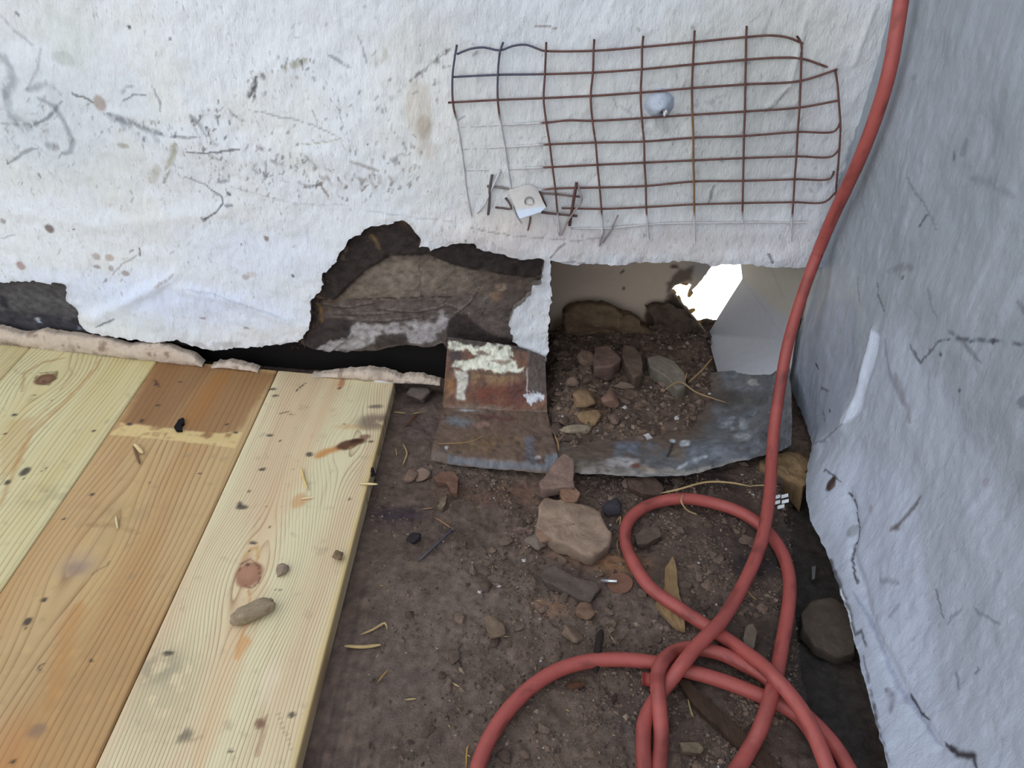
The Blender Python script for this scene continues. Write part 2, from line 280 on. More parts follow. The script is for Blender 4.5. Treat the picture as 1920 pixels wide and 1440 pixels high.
for (cx_, cy_, sx_, sy_, n_, al) in [(640, 335, 75, 22, 60, .6), (390, 240, 25, 30, 28, .75), (520, 300, 45, 30, 34, .6), (260, 235, 50, 14, 30, .45), (760, 300, 25, 25, 16, .6), (700, 215, 60, 40, 18, .5), (480, 160, 14, 18, 14, .7), (560, 120, 35, 12, 18, .55), (830, 120, 40, 20, 14, .5), (440, 330, 45, 30, 22, .5), (1180, 300, 200, 110, 46, .28), (1400, 200, 120, 90, 30, .3), (150, 330, 130, 60, 20, .4), (90, 230, 60, 45, 40, .35), (250, 470, 180, 40, 26, .35), (1200, 455, 250, 22, 40, .35), (620, 60, 250, 40, 30, .3)]:
    for _ in range(n_):
        x, y = rf.normal(cx_, sx_), rf.normal(cy_, sy_); a = math.radians(rf.normal(70, 22)); l = rf.uniform(4, 12)
        p.stroke([(x, y), (x+l*math.cos(a)*-1, y+l*math.sin(a))], rf.uniform(2.4, 4.2), L(*[(96, 94, 98), (120, 108, 98), (80, 78, 84)][rf.integers(3)]), al*rf.uniform(.6, 1.2), 0, 1)
p.mix(np.exp(-dE/.0035)*.45*fbm(X/.01, Z/.01, 33), L(110, 96, 90))
p.poly([(300, 640), (400, 640), (560, 636), (560, 660), (300, 660)], L(168, 160, 156), .55, 5, fleck=.45)
V2, F2, C2 = rim(V, Fq, p.C, np.array((0, .011, 0)), L(120, 112, 108))
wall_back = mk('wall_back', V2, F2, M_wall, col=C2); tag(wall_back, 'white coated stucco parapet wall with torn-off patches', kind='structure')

# bare board behind the torn stucco
SUBL = [(-2, 626), (60, 634), (150, 640), (300, 652), (400, 662), (560, 655), (600, 662), (640, 670), (700, 668), (760, 656), (800, 662), (830, 652), (850, 700), (1018, 705), (1026, 690), (1033, 484), (1031, 478)]
sb = jag([P2(*q) for q in SUBL], .004, .0016, 9); sb = np.concatenate(([(-1.9, sb[0][1])], sb)); sbp = np.concatenate((sb, [(sb[-1][0], .30), (-1.9, .30)]))
gx = np.concatenate((np.linspace(-1.85, -.75, 8), np.arange(-.74, .06, .002))); gz = np.arange(.0, .30, .002)
S = np.stack(np.meshgrid(gx, gz), -1).reshape(-1, 2); S, Fq = cut(S, len(gx), len(gz), sbp, sb); X, Z = S.T
p = Paint(S, L(96, 84, 76), P2)
p.mix(sm(.35, .75, fbm(X/.02, Z/.015, 41))*.6, L(70, 60, 56))
LIGHT = [(655, 545), (690, 515), (730, 492), (800, 488), (850, 500), (890, 530), (870, 560), (830, 566), (700, 568), (640, 572)]
p.poly(LIGHT, L(118, 107, 96), .95, 14, warp=10); p.blob((760, 530), 60, 30, L(130, 119, 108), .8, .8); p.blob((880, 545), 70, 40, L(110, 98, 88), .6, .8, fleck=.3)
p.poly([(640, 574), (830, 568), (960, 560), (980, 640), (830, 660), (640, 640), (600, 600)], L(98, 88, 84), .8, 8, warp=8)
DKU = [(560, 690), (575, 610), (580, 560), (600, 500), (640, 440), (700, 405), (790, 405), (800, 450), (900, 440), (1035, 470), (1030, 530), (985, 528), (930, 520), (880, 512), (850, 505), (800, 484), (730, 486), (690, 510), (650, 545), (625, 570), (600, 568), (590, 600), (640, 620), (660, 640), (630, 660), (600, 680)]
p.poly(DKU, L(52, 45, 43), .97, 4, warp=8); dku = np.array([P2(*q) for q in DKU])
p.poly([(560, 690), (575, 610), (640, 605), (665, 618), (655, 640), (630, 655), (610, 690)], L(62, 54, 53), .95, 4)
p.stroke([(690, 445), (700, 455), (712, 475)], 10, L(120, 96, 70), .9, .35); p.stroke([(745, 415), (770, 430), (782, 450)], 16, L(96, 78, 64), .8, .4); p.stroke([(600, 505), (640, 490), (650, 470)], 8, L(110, 98, 92), .7, .4)
p.stroke([(585, 560), (610, 568), (640, 572)], 5, L(108, 88, 76), .8, .2); p.stroke([(594, 575), (598, 595), (601, 612)], 8, L(124, 98, 62), .9, .3)
p.stroke([(640, 573), (730, 568), (860, 565)], 2.5, L(50, 44, 42), .9, 0); p.stroke([(785, 490), (787, 560), (800, 660)], 4, L(60, 52, 48), .5, .2)
for q in [((600, 582), (650, 588), (700, 580)), ((620, 598), (680, 602), (740, 596)), ((700, 590), (780, 596), (840, 584)), ((650, 612), (720, 614), (790, 606)), ((840, 540), (830, 580), (880, 600)), ((900, 545), (880, 580), (850, 600)), ((912, 560), (905, 600))]:
    p.stroke(q, 3, L(56, 48, 46), .8, .15); p.stroke([(a, b-4) for a, b in q], 3, L(140, 130, 122), .5, .25)
WH = L(176, 170, 172)
p.poly([(650, 640), (662, 618), (700, 622), (740, 616), (790, 612), (830, 590), (840, 620), (810, 650), (770, 655), (740, 640), (700, 650), (660, 668), (620, 666), (580, 660), (600, 654)], WH, .8, 4, warp=10, fleck=.33)
p.poly([(700, 640), (760, 632), (765, 655), (700, 660)], L(66, 58, 55), .9, 3); p.poly([(655, 645), (698, 640), (700, 655), (660, 668), (620, 668)], L(170, 166, 164), .6, 4)
p.blob((940, 548), 11, 8, L(150, 130, 112), .9, .4); p.blob((932, 565), 14, 12, L(140, 112, 90), .8, .5, fleck=.35)
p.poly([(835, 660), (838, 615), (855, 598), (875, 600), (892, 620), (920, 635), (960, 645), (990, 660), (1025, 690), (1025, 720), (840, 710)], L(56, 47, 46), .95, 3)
# left patch: grey weathered board
p.poly([(-40, 520), (130, 524), (134, 570), (150, 580), (160, 625), (-40, 632)], L(84, 82, 84), .98, 3)
p.poly([(-40, 590), (60, 596), (150, 606), (170, 650), (-40, 640)], L(58, 56, 62), .9, 6, fleck=.25); p.blob((0, 578), 14, 20, L(44, 42, 48), .9); p.blob((65, 610), 14, 6, L(200, 208, 224), .8, .4, fleck=.3); p.blob((130, 622), 26, 7, L(150, 158, 175), .7, .4, fleck=.45)
p.stroke([(0, 562), (50, 566), (110, 575)], 10, L(100, 98, 98), .6, .4)
p.poly([(170, 630), (560, 640), (560, 690), (170, 690)], L(40, 34, 33), 1, 3)  # near-black band puts the gap's shade into the board colour
dd, _, _ = segdist(S, dku, True); ind = in_poly(S, dku)
rel = -.0045*sm(-.001, .002, np.where(ind, dd, -dd))*(.6+.8*fbm(X/.01, Z/.01, 45))+(fbm(X/.03, Z/.02, 46)-.5)*.004+(fbm(X/.006, Z/.005, 47)-.5)*.002
p.C *= (.45+1.1*fbm(X/.006, Z/.0045, 48, 4))[:, None]; rel += (fbm(X/.009, Z/.007, 49, 4)-.5)*.004*sm(-.001, .004, np.where(ind, dd, -dd)); V = np.stack((X, Yw(X)+.0115+rel, Z), 1); V2, F2, C2 = rim(V, Fq, p.C, np.array((0, .012, 0)), L(40, 34, 32))
mk('bare_board', V2, F2, M_sub, wall_back, C2)
# torn fibres along the ragged edge
rf = np.random.default_rng(11); FV = []; FF = []
for (x, y, n_) in [(606, 510, 7), (586, 575, 9), (594, 600, 8), (640, 470, 6), (700, 428, 6), (756, 414, 8), (782, 436, 7), (560, 645, 7), (690, 450, 8), (610, 560, 5), (880, 455, 4)]:
    for _ in range(n_):
        a = onw(x+rf.normal(0, 9), y+rf.normal(0, 9), -.004); dv = np.array((rf.normal(0, 1), -abs(rf.normal(0, .5))-.3, rf.normal(-.2, 1))); dv *= rf.uniform(.004, .010)/np.linalg.norm(dv); c = np.cross(dv, (.3, .2, 1.)); c *= .0004/np.linalg.norm(c); n0 = len(FV)
        e = np.cross(dv, c); e *= .0004/np.linalg.norm(e); FV += [a+c, a-c, a+e, a+dv*.6+c*.8+e, a+dv]; FF += [(n0, n0+1, n0+3), (n0+1, n0+2, n0+3), (n0+2, n0, n0+3), (n0, n0+3, n0+4), (n0+1, n0+3, n0+4)]
tag(mk('torn_fibres', FV, FF, M_wood, wall_back, np.tile(L(120, 98, 74), (len(FV), 1))), 'frayed fibres along the torn stucco edge', kind='stuff')
# black gap-shade sheet; added outer face with drain opening and cap, blocking light
def boxes(bs):
    V = []; Fc = []
    for (x0, x1, y0, y1, z0, z1) in bs:
        n = len(V); V += [(x0, y0, z0), (x1, y0, z0), (x1, y1, z0), (x0, y1, z0), (x0, y0, z1), (x1, y0, z1), (x1, y1, z1), (x0, y1, z1)]
        Fc += [tuple(n+i for i in f) for f in ((0, 3, 2, 1), (4, 5, 6, 7), (0, 1, 5, 4), (1, 2, 6, 5), (2, 3, 7, 6), (3, 0, 4, 7))]
    return V, Fc
xs = np.linspace(-1.9, .03, 24); V = []; 
for z in (-.03, .30):
    for x in xs: V.append((x, float(Yw(x))+.034, z))
mk('gap_shade_sheet', V, gridf(len(xs), 2), M_black, wall_back)
V, Fc = boxes([(-1.95, .10, 1.10, 1.14, -.12, 2.4), (.10, .46, 1.10, 1.14, .24, 2.4), (.44, .52, 1.10, 1.14, -.12, 2.4), (-1.95, .52, .76, 1.14, 2.40, 2.44), (-1.95, -1.91, .77, 1.14, -.1, 2.4), (-.02, .0, .80, 1.10, -.05, 2.3), (.42, .44, .80, 1.10, -.05, 2.3)])
mk('outer_light_seal', V, Fc, M_black, wall_back, smooth=False)
g = mk('ground', *boxes([(-25, 25, 1.0, 40, -3.2, -3.0)]), M_conc, smooth=False); tag(g, 'pale sunlit paving far below outside the drain opening', kind='structure')

# ------------------------------------------------------------------ the right-hand parapet
gy = np.concatenate((np.linspace(-1.0, .18, 10), np.arange(.20, .80, .0016))); gz = np.concatenate((np.linspace(.014, .46, 280), np.linspace(.5, 2.4, 14)))  # unseen upper part raised to block sky light from the right
S = np.stack(np.meshgrid(gy, gz), -1).reshape(-1, 2); Y, Z = S.T
P3 = lambda a, b: onr(a, b)[[1, 2]]
p = Paint(S, L(150, 157, 166), P3)
p.mix(sm(.4, .75, fbm(Y/.05, Z/.12, 61))*.5, L(138, 145, 153)); p.mix(sm(.5, .8, fbm(Y/.012, Z/.06, 62))*.35, L(166, 173, 186))
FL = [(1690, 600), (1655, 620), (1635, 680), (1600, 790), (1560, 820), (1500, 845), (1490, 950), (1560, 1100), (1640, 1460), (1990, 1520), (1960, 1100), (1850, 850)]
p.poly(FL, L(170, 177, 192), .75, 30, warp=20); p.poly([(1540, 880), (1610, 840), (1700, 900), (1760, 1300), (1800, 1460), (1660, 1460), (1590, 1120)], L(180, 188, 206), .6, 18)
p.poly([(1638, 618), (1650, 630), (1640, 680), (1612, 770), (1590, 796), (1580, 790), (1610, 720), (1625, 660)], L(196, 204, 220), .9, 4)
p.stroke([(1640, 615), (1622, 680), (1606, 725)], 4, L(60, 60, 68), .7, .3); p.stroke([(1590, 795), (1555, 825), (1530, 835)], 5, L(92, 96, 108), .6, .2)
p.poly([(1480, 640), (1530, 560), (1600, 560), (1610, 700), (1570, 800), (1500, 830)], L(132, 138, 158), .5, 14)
K_ = L(38, 32, 38)
for pts, wd, c, a, fl in [([(1585, 922), (1598, 945), (1602, 955)], 8, K_, .95, 0), ([(1600, 955), (1607, 990), (1608, 1010), (1600, 1025), (1597, 1045), (1604, 1090)], 5, K_, .95, .15), ([(1545, 885), (1550, 880), (1575, 903)], 4, K_, .7, 0), ([(1600, 1070), (1608, 1096)], 5, K_, .8, 0),
    ([(1680, 992), (1700, 970), (1722, 930)], 9, L(88, 80, 82), .85, .1), ([(1672, 995), (1690, 985)], 10, L(100, 90, 90), .7, 0), ([(1700, 1298), (1712, 1320), (1722, 1340), (1742, 1350)], 7, K_, .95, 0), ([(1782, 1400), (1800, 1415), (1830, 1418), (1835, 1440)], 12, K_, .95, .1), ([(1770, 1395), (1790, 1412)], 7, K_, .9, 0),
    ([(1555, 1048), (1570, 1085), (1590, 1140), (1602, 1185)], 14, L(70, 68, 74), .9, .2), ([(1578, 1130), (1600, 1190)], 16, L(60, 62, 72), .9, .25), ([(1600, 1190), (1618, 1180), (1625, 1215)], 6, K_, .7, .1), ([(1660, 1290), (1675, 1310), (1670, 1340)], 12, L(96, 92, 104), .7, .3), ([(1640, 1320), (1650, 1400)], 6, K_, .7, .25), ([(1620, 1230), (1650, 1370), (1665, 1430)], 5, K_, .6, .4),
    ([(1700, 330), (1730, 380), (1755, 430)], 5, L(104, 108, 116), .6, .2), ([(1722, 425), (1738, 400)], 5, L(60, 62, 68), .8, .1), ([(1790, 285), (1785, 300)], 8, L(70, 74, 82), .8, 0), ([(1800, 290), (1812, 262)], 16, L(112, 118, 126), .7, .25), ([(1810, 335), (1850, 340), (1900, 370)], 14, L(112, 118, 126), .5, .3), ([(1640, 530), (1645, 560), (1655, 585)], 4, L(64, 66, 74), .8, .15), ([(1602, 520), (1610, 570)], 4, L(80, 84, 92), .7, .1), ([(1660, 510), (1690, 500), (1710, 505)], 16, L(104, 106, 116), .6, .3), ([(1688, 525), (1692, 515)], 4, K_, .7, 0),
    ([(1705, 645), (1725, 680), (1745, 660), (1770, 635)], 6, L(72, 74, 84), .75, .3), ([(1780, 620), (1810, 640), (1840, 680)], 9, L(96, 98, 106), .7, .2), ([(1770, 638), (1820, 635), (1870, 640), (1920, 645)], 7, L(60, 62, 72), .8, .5), ([(1660, 640), (1670, 700), (1700, 760)], 14, L(118, 118, 132), .6, .2), ([(1680, 700), (1700, 760), (1710, 790)], 18, L(130, 124, 134), .6, .1), ([(1740, 540), (1760, 600)], 6, L(112, 116, 126), .6, .2), ([(1860, 300), (1870, 150)], 14, L(120, 128, 136), .4, .1), ([(1900, 560), (1920, 590)], 10, L(96, 100, 112), .6, .2),
    ([(1540, 725), (1560, 735)], 6, L(64, 64, 74), .6, .3), ([(1545, 770), (1552, 790)], 5, L(64, 60, 66), .8, .1), ([(1560, 765), (1562, 775)], 5, L(64, 60, 66), .8, 0), ([(1530, 680), (1534, 692)], 5, L(40, 40, 50), .9, 0), ([(1750, 1100), (1765, 1160)], 3, L(90, 96, 110), .8, .1), ([(1820, 1140), (1880, 1170)], 4, L(126, 134, 146), .8, 0), ([(1800, 1140), (1770, 1170)], 4, L(126, 134, 146), .8, 0), ([(1790, 1260), (1800, 1290)], 7, L(96, 100, 114), .7, .1), ([(1836, 1250), (1830, 1265)], 6, L(80, 84, 98), .7, .1), ([(1668, 1160), (1690, 1130)], 6, L(126, 132, 150), .7, .1), ([(1600, 1110), (1640, 1180), (1680, 1290), (1760, 1400)], 8, L(134, 142, 166), .7, .1), ([(1650, 1085), (1690, 1095)], 12, L(126, 132, 146), .6, .2), ([(1870, 1450), (1880, 1380)], 6, L(130, 138, 152), .5, 0),
    ([(1575, 1100), (1592, 1150), (1603, 1205)], 3, L(226, 232, 240), .95, 0)]:
    p.stroke(pts, wd, c, a, fl)
for q, rx, ry, c, a in [((1560, 905), 11, 17, (62, 46, 46), 1), ((1563, 908), 6, 8, (96, 80, 76), .9), ((1597, 995), 9, 14, (128, 134, 142), .8), ((1655, 1190), 8, 9, (186, 192, 208), .6), ((1767, 663), 4, 4, (60, 60, 70), .8), ((1858, 640), 4, 4, (56, 58, 68), .8), ((1825, 638), 3, 3, (60, 62, 72), .8), ((1745, 660), 6, 4, (80, 84, 96), .7), ((1800, 733), 3, 3, (60, 62, 70), .9), ((1916, 750), 8, 10, (100, 104, 116), .8), ((1632, 955), 8, 7, (150, 140, 146), .7), ((1843, 905), 6, 8, (140, 130, 142), .6), ((1715, 146), 6, 6, (120, 126, 134), .6)]:
    p.blob(q, rx, ry, L(*c), a, soft=.3, warp=5)
rel = (fbm(Y/.09, Z/.09, 71)-.5)*.010+(fbm(Y/.014, Z/.03, 72)-.5)*.003+(fbm(Y/.006, Z/.010, 73)-.5)*.0012
d, _, _ = segdist(S, np.array([P3(*q) for q in [(1640, 615), (1615, 720), (1588, 800), (1530, 838)]])); rel -= .004*np.exp(-(d/.006)**2)
d, _, _ = segdist(S, np.array([P3(*q) for q in [(1585, 922), (1607, 990), (1598, 1045), (1640, 1180), (1690, 1300), (1760, 1400)]])); rel += .003*np.exp(-(d/.006)**2)
V = np.stack((Xr(Y, Z)+rel*sm(.01, .05, Z)+(fbm(Y/.008, Y*0, 77)-.5)*.003*np.exp(-(Z-.014)/.01), Y, Z), 1)
V[:, 2] += (fbm(Y/.012, Y*0+3, 78)-.5)*.005*np.exp(-(Z-.014)/.012)
Fq = gridf(len(gy), len(gz))[:, ::-1]
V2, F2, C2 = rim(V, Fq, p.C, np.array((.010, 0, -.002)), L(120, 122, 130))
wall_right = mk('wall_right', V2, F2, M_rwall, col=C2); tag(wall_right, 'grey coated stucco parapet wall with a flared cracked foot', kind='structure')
mk('cap', *boxes([(.28, .52, -1.0, .80, 2.4, 2.44)]), M_rwall, wall_right, smooth=False, col=np.tile(L(140, 146, 158), (8, 1)))
mk('core', *boxes([(.385, .50, -1.0, .80, -.10, 2.39)]), M_black, wall_right, smooth=False)

# ------------------------------------------------------------------ floor: old sheathing under dust, a ditch along the right parapet
DITCH = np.array([onz(*q)[:2] for q in [(1462, 905), (1476, 960), (1492, 1020), (1486, 1100), (1500, 1180), (1512, 1260), (1530, 1320), (1552, 1380), (1580, 1440), (1640, 1560)]])
DITCHP = np.concatenate((DITCH, [(DITCH[-1][0], -.6), (.6, -.6), (.6, .655), (.34, .655)]))
def fz(X, Y):
    X = np.asarray(X, float); Y = np.asarray(Y, float); S = np.stack((X.ravel(), Y.ravel()), 1)
    q = proj(np.column_stack((S, np.zeros(len(S)))))
    rub = np.clip(sm(640, 860, q[:, 0]+.5*(1000-q[:, 1])), 0, 1)
    z = (fbm(S[:, 0]/.06, S[:, 1]/.06, 81)-.5)*.004+(fbm(S[:, 0]/.014, S[:, 1]/.014, 82)-.5)*(.001+.006*rub)+(fbm(S[:, 0]/.005, S[:, 1]/.005, 83)-.5)*(.0010+.0034*rub)-.002
    d, _, _ = segdist(S, DITCHP, True); sd = np.where(in_poly(S, DITCHP), d, -d)
    z = z-.036*sm(-.004, .006, sd+(fbm(S[:, 0]/.01, S[:, 1]/.01, 84)-.5)*.008)
    return z.reshape(X.shape)
gx = np.concatenate((np.linspace(-1.9, -.36, 10), np.arange(-.35, .36, .0022), (.4, .5))); gy = np.concatenate((np.linspace(-1.0, .22, 8), np.arange(.24, .96, .0022)))
S = np.stack(np.meshgrid(gx, gy), -1).reshape(-1, 2); X, Y = S.T
PF = lambda a, b: onz(a, b)[:2]
p = Paint(S, L(84, 72, 66), PF)
p.mix(sm(.35, .7, fbm(X/.05, Y/.05, 91))*.6, L(72, 61, 55)); p.mix(sm(.5, .75, fbm(X/.012, Y/.012, 92))*.5, L(98, 83, 74)); p.mix(sm(.55, .8, fbm(X/.02+5, Y/.02, 93))*.5, L(58, 48, 44))
u = X*PD[1]-Y*PD[0]
st = vn(u/.0022, Y/.25, 94)*.6+vn(u/.0045, Y/.3, 95)*.4
q = proj(np.column_stack((S, X*0))); k = (1-sm(660, 800, q[:, 0]))*sm(1000, 1200, q[:, 1]); p.mix(sm(.5, .8, st)*k*.6, L(48, 42, 42)); p.mix((1-sm(.2, .4, st))*k*.4, L(104, 92, 86))
for c, rx, ry, col, a, fl in [((745, 965), 60, 26, (46, 38, 46), .85, .3), ((790, 745), 50, 34, (58, 48, 46), .8, .2), ((780, 800), 50, 40, (74, 62, 62), .6, 0), ((960, 920), 150, 40, (92, 68, 56), .6, .3), ((1160, 1055), 60, 24, (112, 84, 62), .9, 0), ((1080, 1040), 60, 16, (106, 80, 62), .7, .2), ((1030, 1135), 34, 20, (112, 84, 66), .8, .2), ((1390, 1000), 100, 90, (50, 42, 40), .8, .2), ((1330, 930), 160, 60, (62, 50, 45), .7, .2), ((1420, 1060), 60, 40, (36, 31, 34), .8, .15), ((1350, 1330), 150, 120, (66, 57, 52), .7, .2), ((1450, 1230), 90, 110, (54, 46, 42), .7, .2), ((1250, 905), 230, 22, (36, 30, 28), .85, 0), ((1180, 1370), 40, 50, (56, 52, 54), .7, .3), ((1000, 1000), 60, 60, (92, 74, 66), .5, .3), ((880, 1130), 150, 110, (92, 81, 74), .6, .3), ((760, 1280), 120, 120, (86, 77, 72), .5, .2), ((1060, 1380), 120, 60, (88, 76, 66), .5, .3), ((870, 830), 60, 60, (70, 58, 54), .6, .2), ((1110, 1200), 60, 60, (80, 68, 60), .5, .3), ((1530, 1060), 60, 110, (50, 48, 48), 1, 0), ((1560, 1260), 70, 160, (40, 38, 38), 1, 0), ((1600, 1400), 70, 120, (30, 28, 29), 1, 0)]:  # blobs under the pan lip and down the ditch paint in shade
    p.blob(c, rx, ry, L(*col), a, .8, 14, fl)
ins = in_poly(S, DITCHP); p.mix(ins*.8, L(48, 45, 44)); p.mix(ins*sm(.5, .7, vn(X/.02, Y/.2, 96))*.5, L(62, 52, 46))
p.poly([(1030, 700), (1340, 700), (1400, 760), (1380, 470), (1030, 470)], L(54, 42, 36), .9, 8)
p.stroke([(640, 1350), (700, 1110)], 5, L(60, 46, 40), .3, .4)
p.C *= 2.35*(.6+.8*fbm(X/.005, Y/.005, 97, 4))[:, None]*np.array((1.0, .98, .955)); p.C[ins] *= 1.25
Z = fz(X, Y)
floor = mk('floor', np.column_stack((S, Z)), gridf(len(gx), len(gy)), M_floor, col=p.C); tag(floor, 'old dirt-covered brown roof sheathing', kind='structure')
mk('under_boards', *boxes([(-1.9, .5, -1.0, .97, -.10, -.07)]), M_black, floor, smooth=False)

# ------------------------------------------------------------------ new pine boards
class E:                            # tiny node-expression helper
    nt = None
    def __init__(s, k): s.k = k
    @staticmethod
    def op(o, *a):
        n = E.nt.nodes.new('ShaderNodeMath'); n.operation = o
        for i, v in enumerate(a):
            if isinstance(v, E): E.nt.links.new(v.k, n.inputs[i])
            else: n.inputs[i].default_value = v
        return E(n.outputs[0])
    def __add__(s, o): return E.op('ADD', s, o)
    __radd__ = __add__
    def __sub__(s, o): return E.op('SUBTRACT', s, o)
    def __rsub__(s, o): return E.op('SUBTRACT', o, s)
    def __mul__(s, o): return E.op('MULTIPLY', s, o)
    __rmul__ = __mul__
    def __truediv__(s, o): return E.op('DIVIDE', s, o)
def rgbmix(f, a, b):
    n = E.nt.nodes.new('ShaderNodeMix'); n.data_type = 'RGBA'
    for nm, v in (('Factor', f), ('A', a), ('B', b)):
        if isinstance(v, E): E.nt.links.new(v.k, n.inputs[nm])
        elif nm == 'Factor': n.inputs[nm].default_value = v
        else: n.inputs[nm].default_value = (*v, 1)
    return E(n.outputs['Result'])
def noise(vec, sc, det=3, w=(1, 1, 1), off=0):
    mp = E.nt.nodes.new('ShaderNodeMapping'); mp.inputs['Scale'].default_value = w; mp.inputs['Location'].default_value = (off, off*.7, 0); E.nt.links.new(vec, mp.inputs[0])
    n = E.nt.nodes.new('ShaderNodeTexNoise'); n.inputs['Scale'].default_value = sc; n.inputs['Detail'].default_value = det; E.nt.links.new(mp.outputs[0], n.inputs[0]); return E(n.outputs[0])
def ramp(v, a, b, lo=0., hi=1.):
    n = E.nt.nodes.new('ShaderNodeMapRange'); n.interpolation_type = 'SMOOTHSTEP'; n.inputs[1].default_value = a; n.inputs[2].default_value = b; n.inputs[3].default_value = lo; n.inputs[4].default_value = hi
    E.nt.links.new(v.k, n.inputs[0]); return E(n.outputs[0])
def pine(name, early, late, wide, knots, freq, dens, seed, xc=0., quad=0.):
    m = D.materials.new(name); m.use_nodes = True; E.nt = m.node_tree; nt = E.nt; b = nt.nodes['Principled BSDF']
    tc = nt.nodes.new('ShaderNodeTexCoord'); v = tc.outputs['Object']; sp = nt.nodes.new('ShaderNodeSeparateXYZ'); nt.links.new(v, sp.inputs[0]); x, y = E(sp.outputs[0]), E(sp.outputs[1])
    wob = (noise(v, 9, 2, (1, .35, 1), seed)-.5)*.022+(noise(v, 40, 2, (1, .12, 1), seed+3)-.5)*.004
    r = x+wob
    if quad: 
        c = x-xc; r = r+quad*c*c*E.op('SIGN', c)
    for kx, ky, kr, kl in knots:
        dx = x-kx; dy = y-ky; e = E.op('EXPONENT', (dy*dy)*(-1/kl**2)-(dx*dx)*(1/(kr*3.2)**2))
        r = r-(dx/E.op('SQRT', dx*dx+(kr*.8)**2))*e*kr*1.15
    Fd = r*freq; fr = E.op('FRACT', Fd)
    line = E.op('POWER', fr, 4.5)*ramp(fr, .93, .995, 1, .1)
    line = line*ramp(noise(v, 60, 2, (1, .03, 1), seed+9), .3, .65, .25, 1)
    fine = noise(v, 500, 3, (1, .02, 1), seed+5)
    base = rgbmix(ramp(noise(v, 14, 3, (1, .16, 1), seed+1), .38, .64), L(*early), L(*wide))
    c = rgbmix(E.op('MULTIPLY', line, dens), base, L(*late)); c = rgbmix(ramp(fine, .5, .8, 0, .22), c, L(*late))
    c = rgbmix(ramp(noise(v, 55, 6, off=seed), .58, .78, 0, .35), c, L(120, 108, 92))
    at = nt.nodes.new('ShaderNodeAttribute'); at.attribute_name = 'Col'
    c = rgbmix(E(at.outputs['Alpha']), c, E(at.outputs['Color']))
    nt.links.new(c.k, b.inputs['Base Color']); b.inputs['Roughness'].default_value = .62; b.inputs['Specular IOR Level'].default_value = .25
    bp = nt.nodes.new('ShaderNodeBump'); bp.inputs['Strength'].default_value = .35; bp.inputs['Distance'].default_value = .0006; nt.links.new(line.k, bp.inputs['Height']); nt.links.new(bp.outputs[0], b.inputs['Normal'])
    return m
TZ = .019
def U(px, py):
    q = onz(px, py, TZ); return np.array((q[0]*PD[1]-q[1]*PD[0], q[0]*PD[0]+q[1]*PD[1]))
uc = (U(740, 722)[0]+U(552, 1440)[0])/2; ub = (U(519, 700)[0]+U(175, 1440)[0])/2; ua = (U(297, 674)[0]+U(0, 1110)[0])/2; ud = U(30, 680)[0]
print('plank edges', ud, ua, ub, uc, 'slop', U(740, 722)[0]-U(552, 1440)[0], U(519, 700)[0]-U(175, 1440)[0], U(297, 674)[0]-U(0, 1110)[0])
endl = np.array([U(-200, 620), U(0, 641), U(300, 673), U(400, 684), U(560, 699), U(745, 714), U(900, 724)]); endl = endl[np.argsort(endl[:, 0])]
deck = empty('pine_decking', (float(onz(300, 1000)[0]), float(onz(300, 1000)[1]), 0)); tag(deck, 'new knotty pine boards laid side by side over the old sheathing', 'decking')
ROT = math.atan2(PD[0], PD[1])
def plank(u0, u1, mt, label, stains, seed):
    u0 += .0006; u1 -= .0006; y0 = .02; uu = np.concatenate(((u0, u0+.0004, u0+.0015), np.arange(u0+.003, u1-.003, .0022), (u1-.0015, u1-.0004, u1))); n = len(uu)
    vend = np.interp(uu, endl[:, 0], endl[:, 1]); nt_ = 300; T = np.concatenate((np.linspace(0, .28, 12), np.linspace(.29, 1, nt_)))
    Vv = y0+T[:, None]*(vend-y0)[None]; Uu = np.tile(uu, (len(T), 1)); ed = np.minimum(uu-u0, u1-uu); zz = TZ-np.where(ed < .0003, .0016, np.where(ed < .001, .0005, 0))
    zz = np.tile(zz, (len(T), 1))+(fbm(Uu/.05, Vv/.2, seed)-.5)*.0008
    S = np.stack((Uu.ravel(), Vv.ravel()), 1)
    p = Paint(S, (0, 0, 0), U); p.auto = False; A = np.zeros(len(S)); C = np.zeros((len(S), 3))
    for s in stains:
        p.C[:] = 0; kind, args, col, kw = s[0], s[1], s[2], s[3]
        getattr(p, kind)(*args, np.ones(3), **kw); a = p.C[:, 0]; nA = a+A*(1-a); C = (a[:, None]*L(*col)+(A*(1-a))[:, None]*C)/np.maximum(nA, 1e-6)[:, None]; A = nA
    cu = (u0+u1)/2; V = np.column_stack((S[:, 0]-cu, S[:, 1], zz.ravel())); Fq = gridf(n, len(T)); col = np.column_stack((C, A))
    # sides and ends
    i = np.arange(len(V)).reshape(len(T), n); loop = np.concatenate((i[0], i[1:, -1], i[-1, -2::-1], i[-2:0:-1, 0])); lo = V[loop].copy(); lo[:, 2] = .0006; k = len(loop)
    V = np.concatenate((V, V[loop], lo)); b = len(i.ravel()); j = np.arange(k); j2 = (j+1) % k
    Fq = np.concatenate((Fq, np.stack((b+j, b+k+j, b+k+j2, b+j2), 1))); col = np.concatenate((col, col[loop], np.zeros((k, 4)))); 
    o = mk('plank', V, Fq, mt, col=col); o.parent = deck
    wx = cu*PD[1]; wy = -cu*PD[0]; o.location = (wx-deck.location[0], wy-deck.location[1], 0); o.rotation_euler = (0, 0, -ROT); tag(o, label); return cu
def KN(px, py, u0, u1): q = U(px, py); return (q[0]-(u0+u1)/2, q[1])
def dots(lst, col, a=.9): return [('blob', ((x, y), rx, ry), col, dict(a=a, soft=.35, warp=3)) for x, y, rx, ry in lst]
DKS = (52, 46, 46)
uD = ud-.145
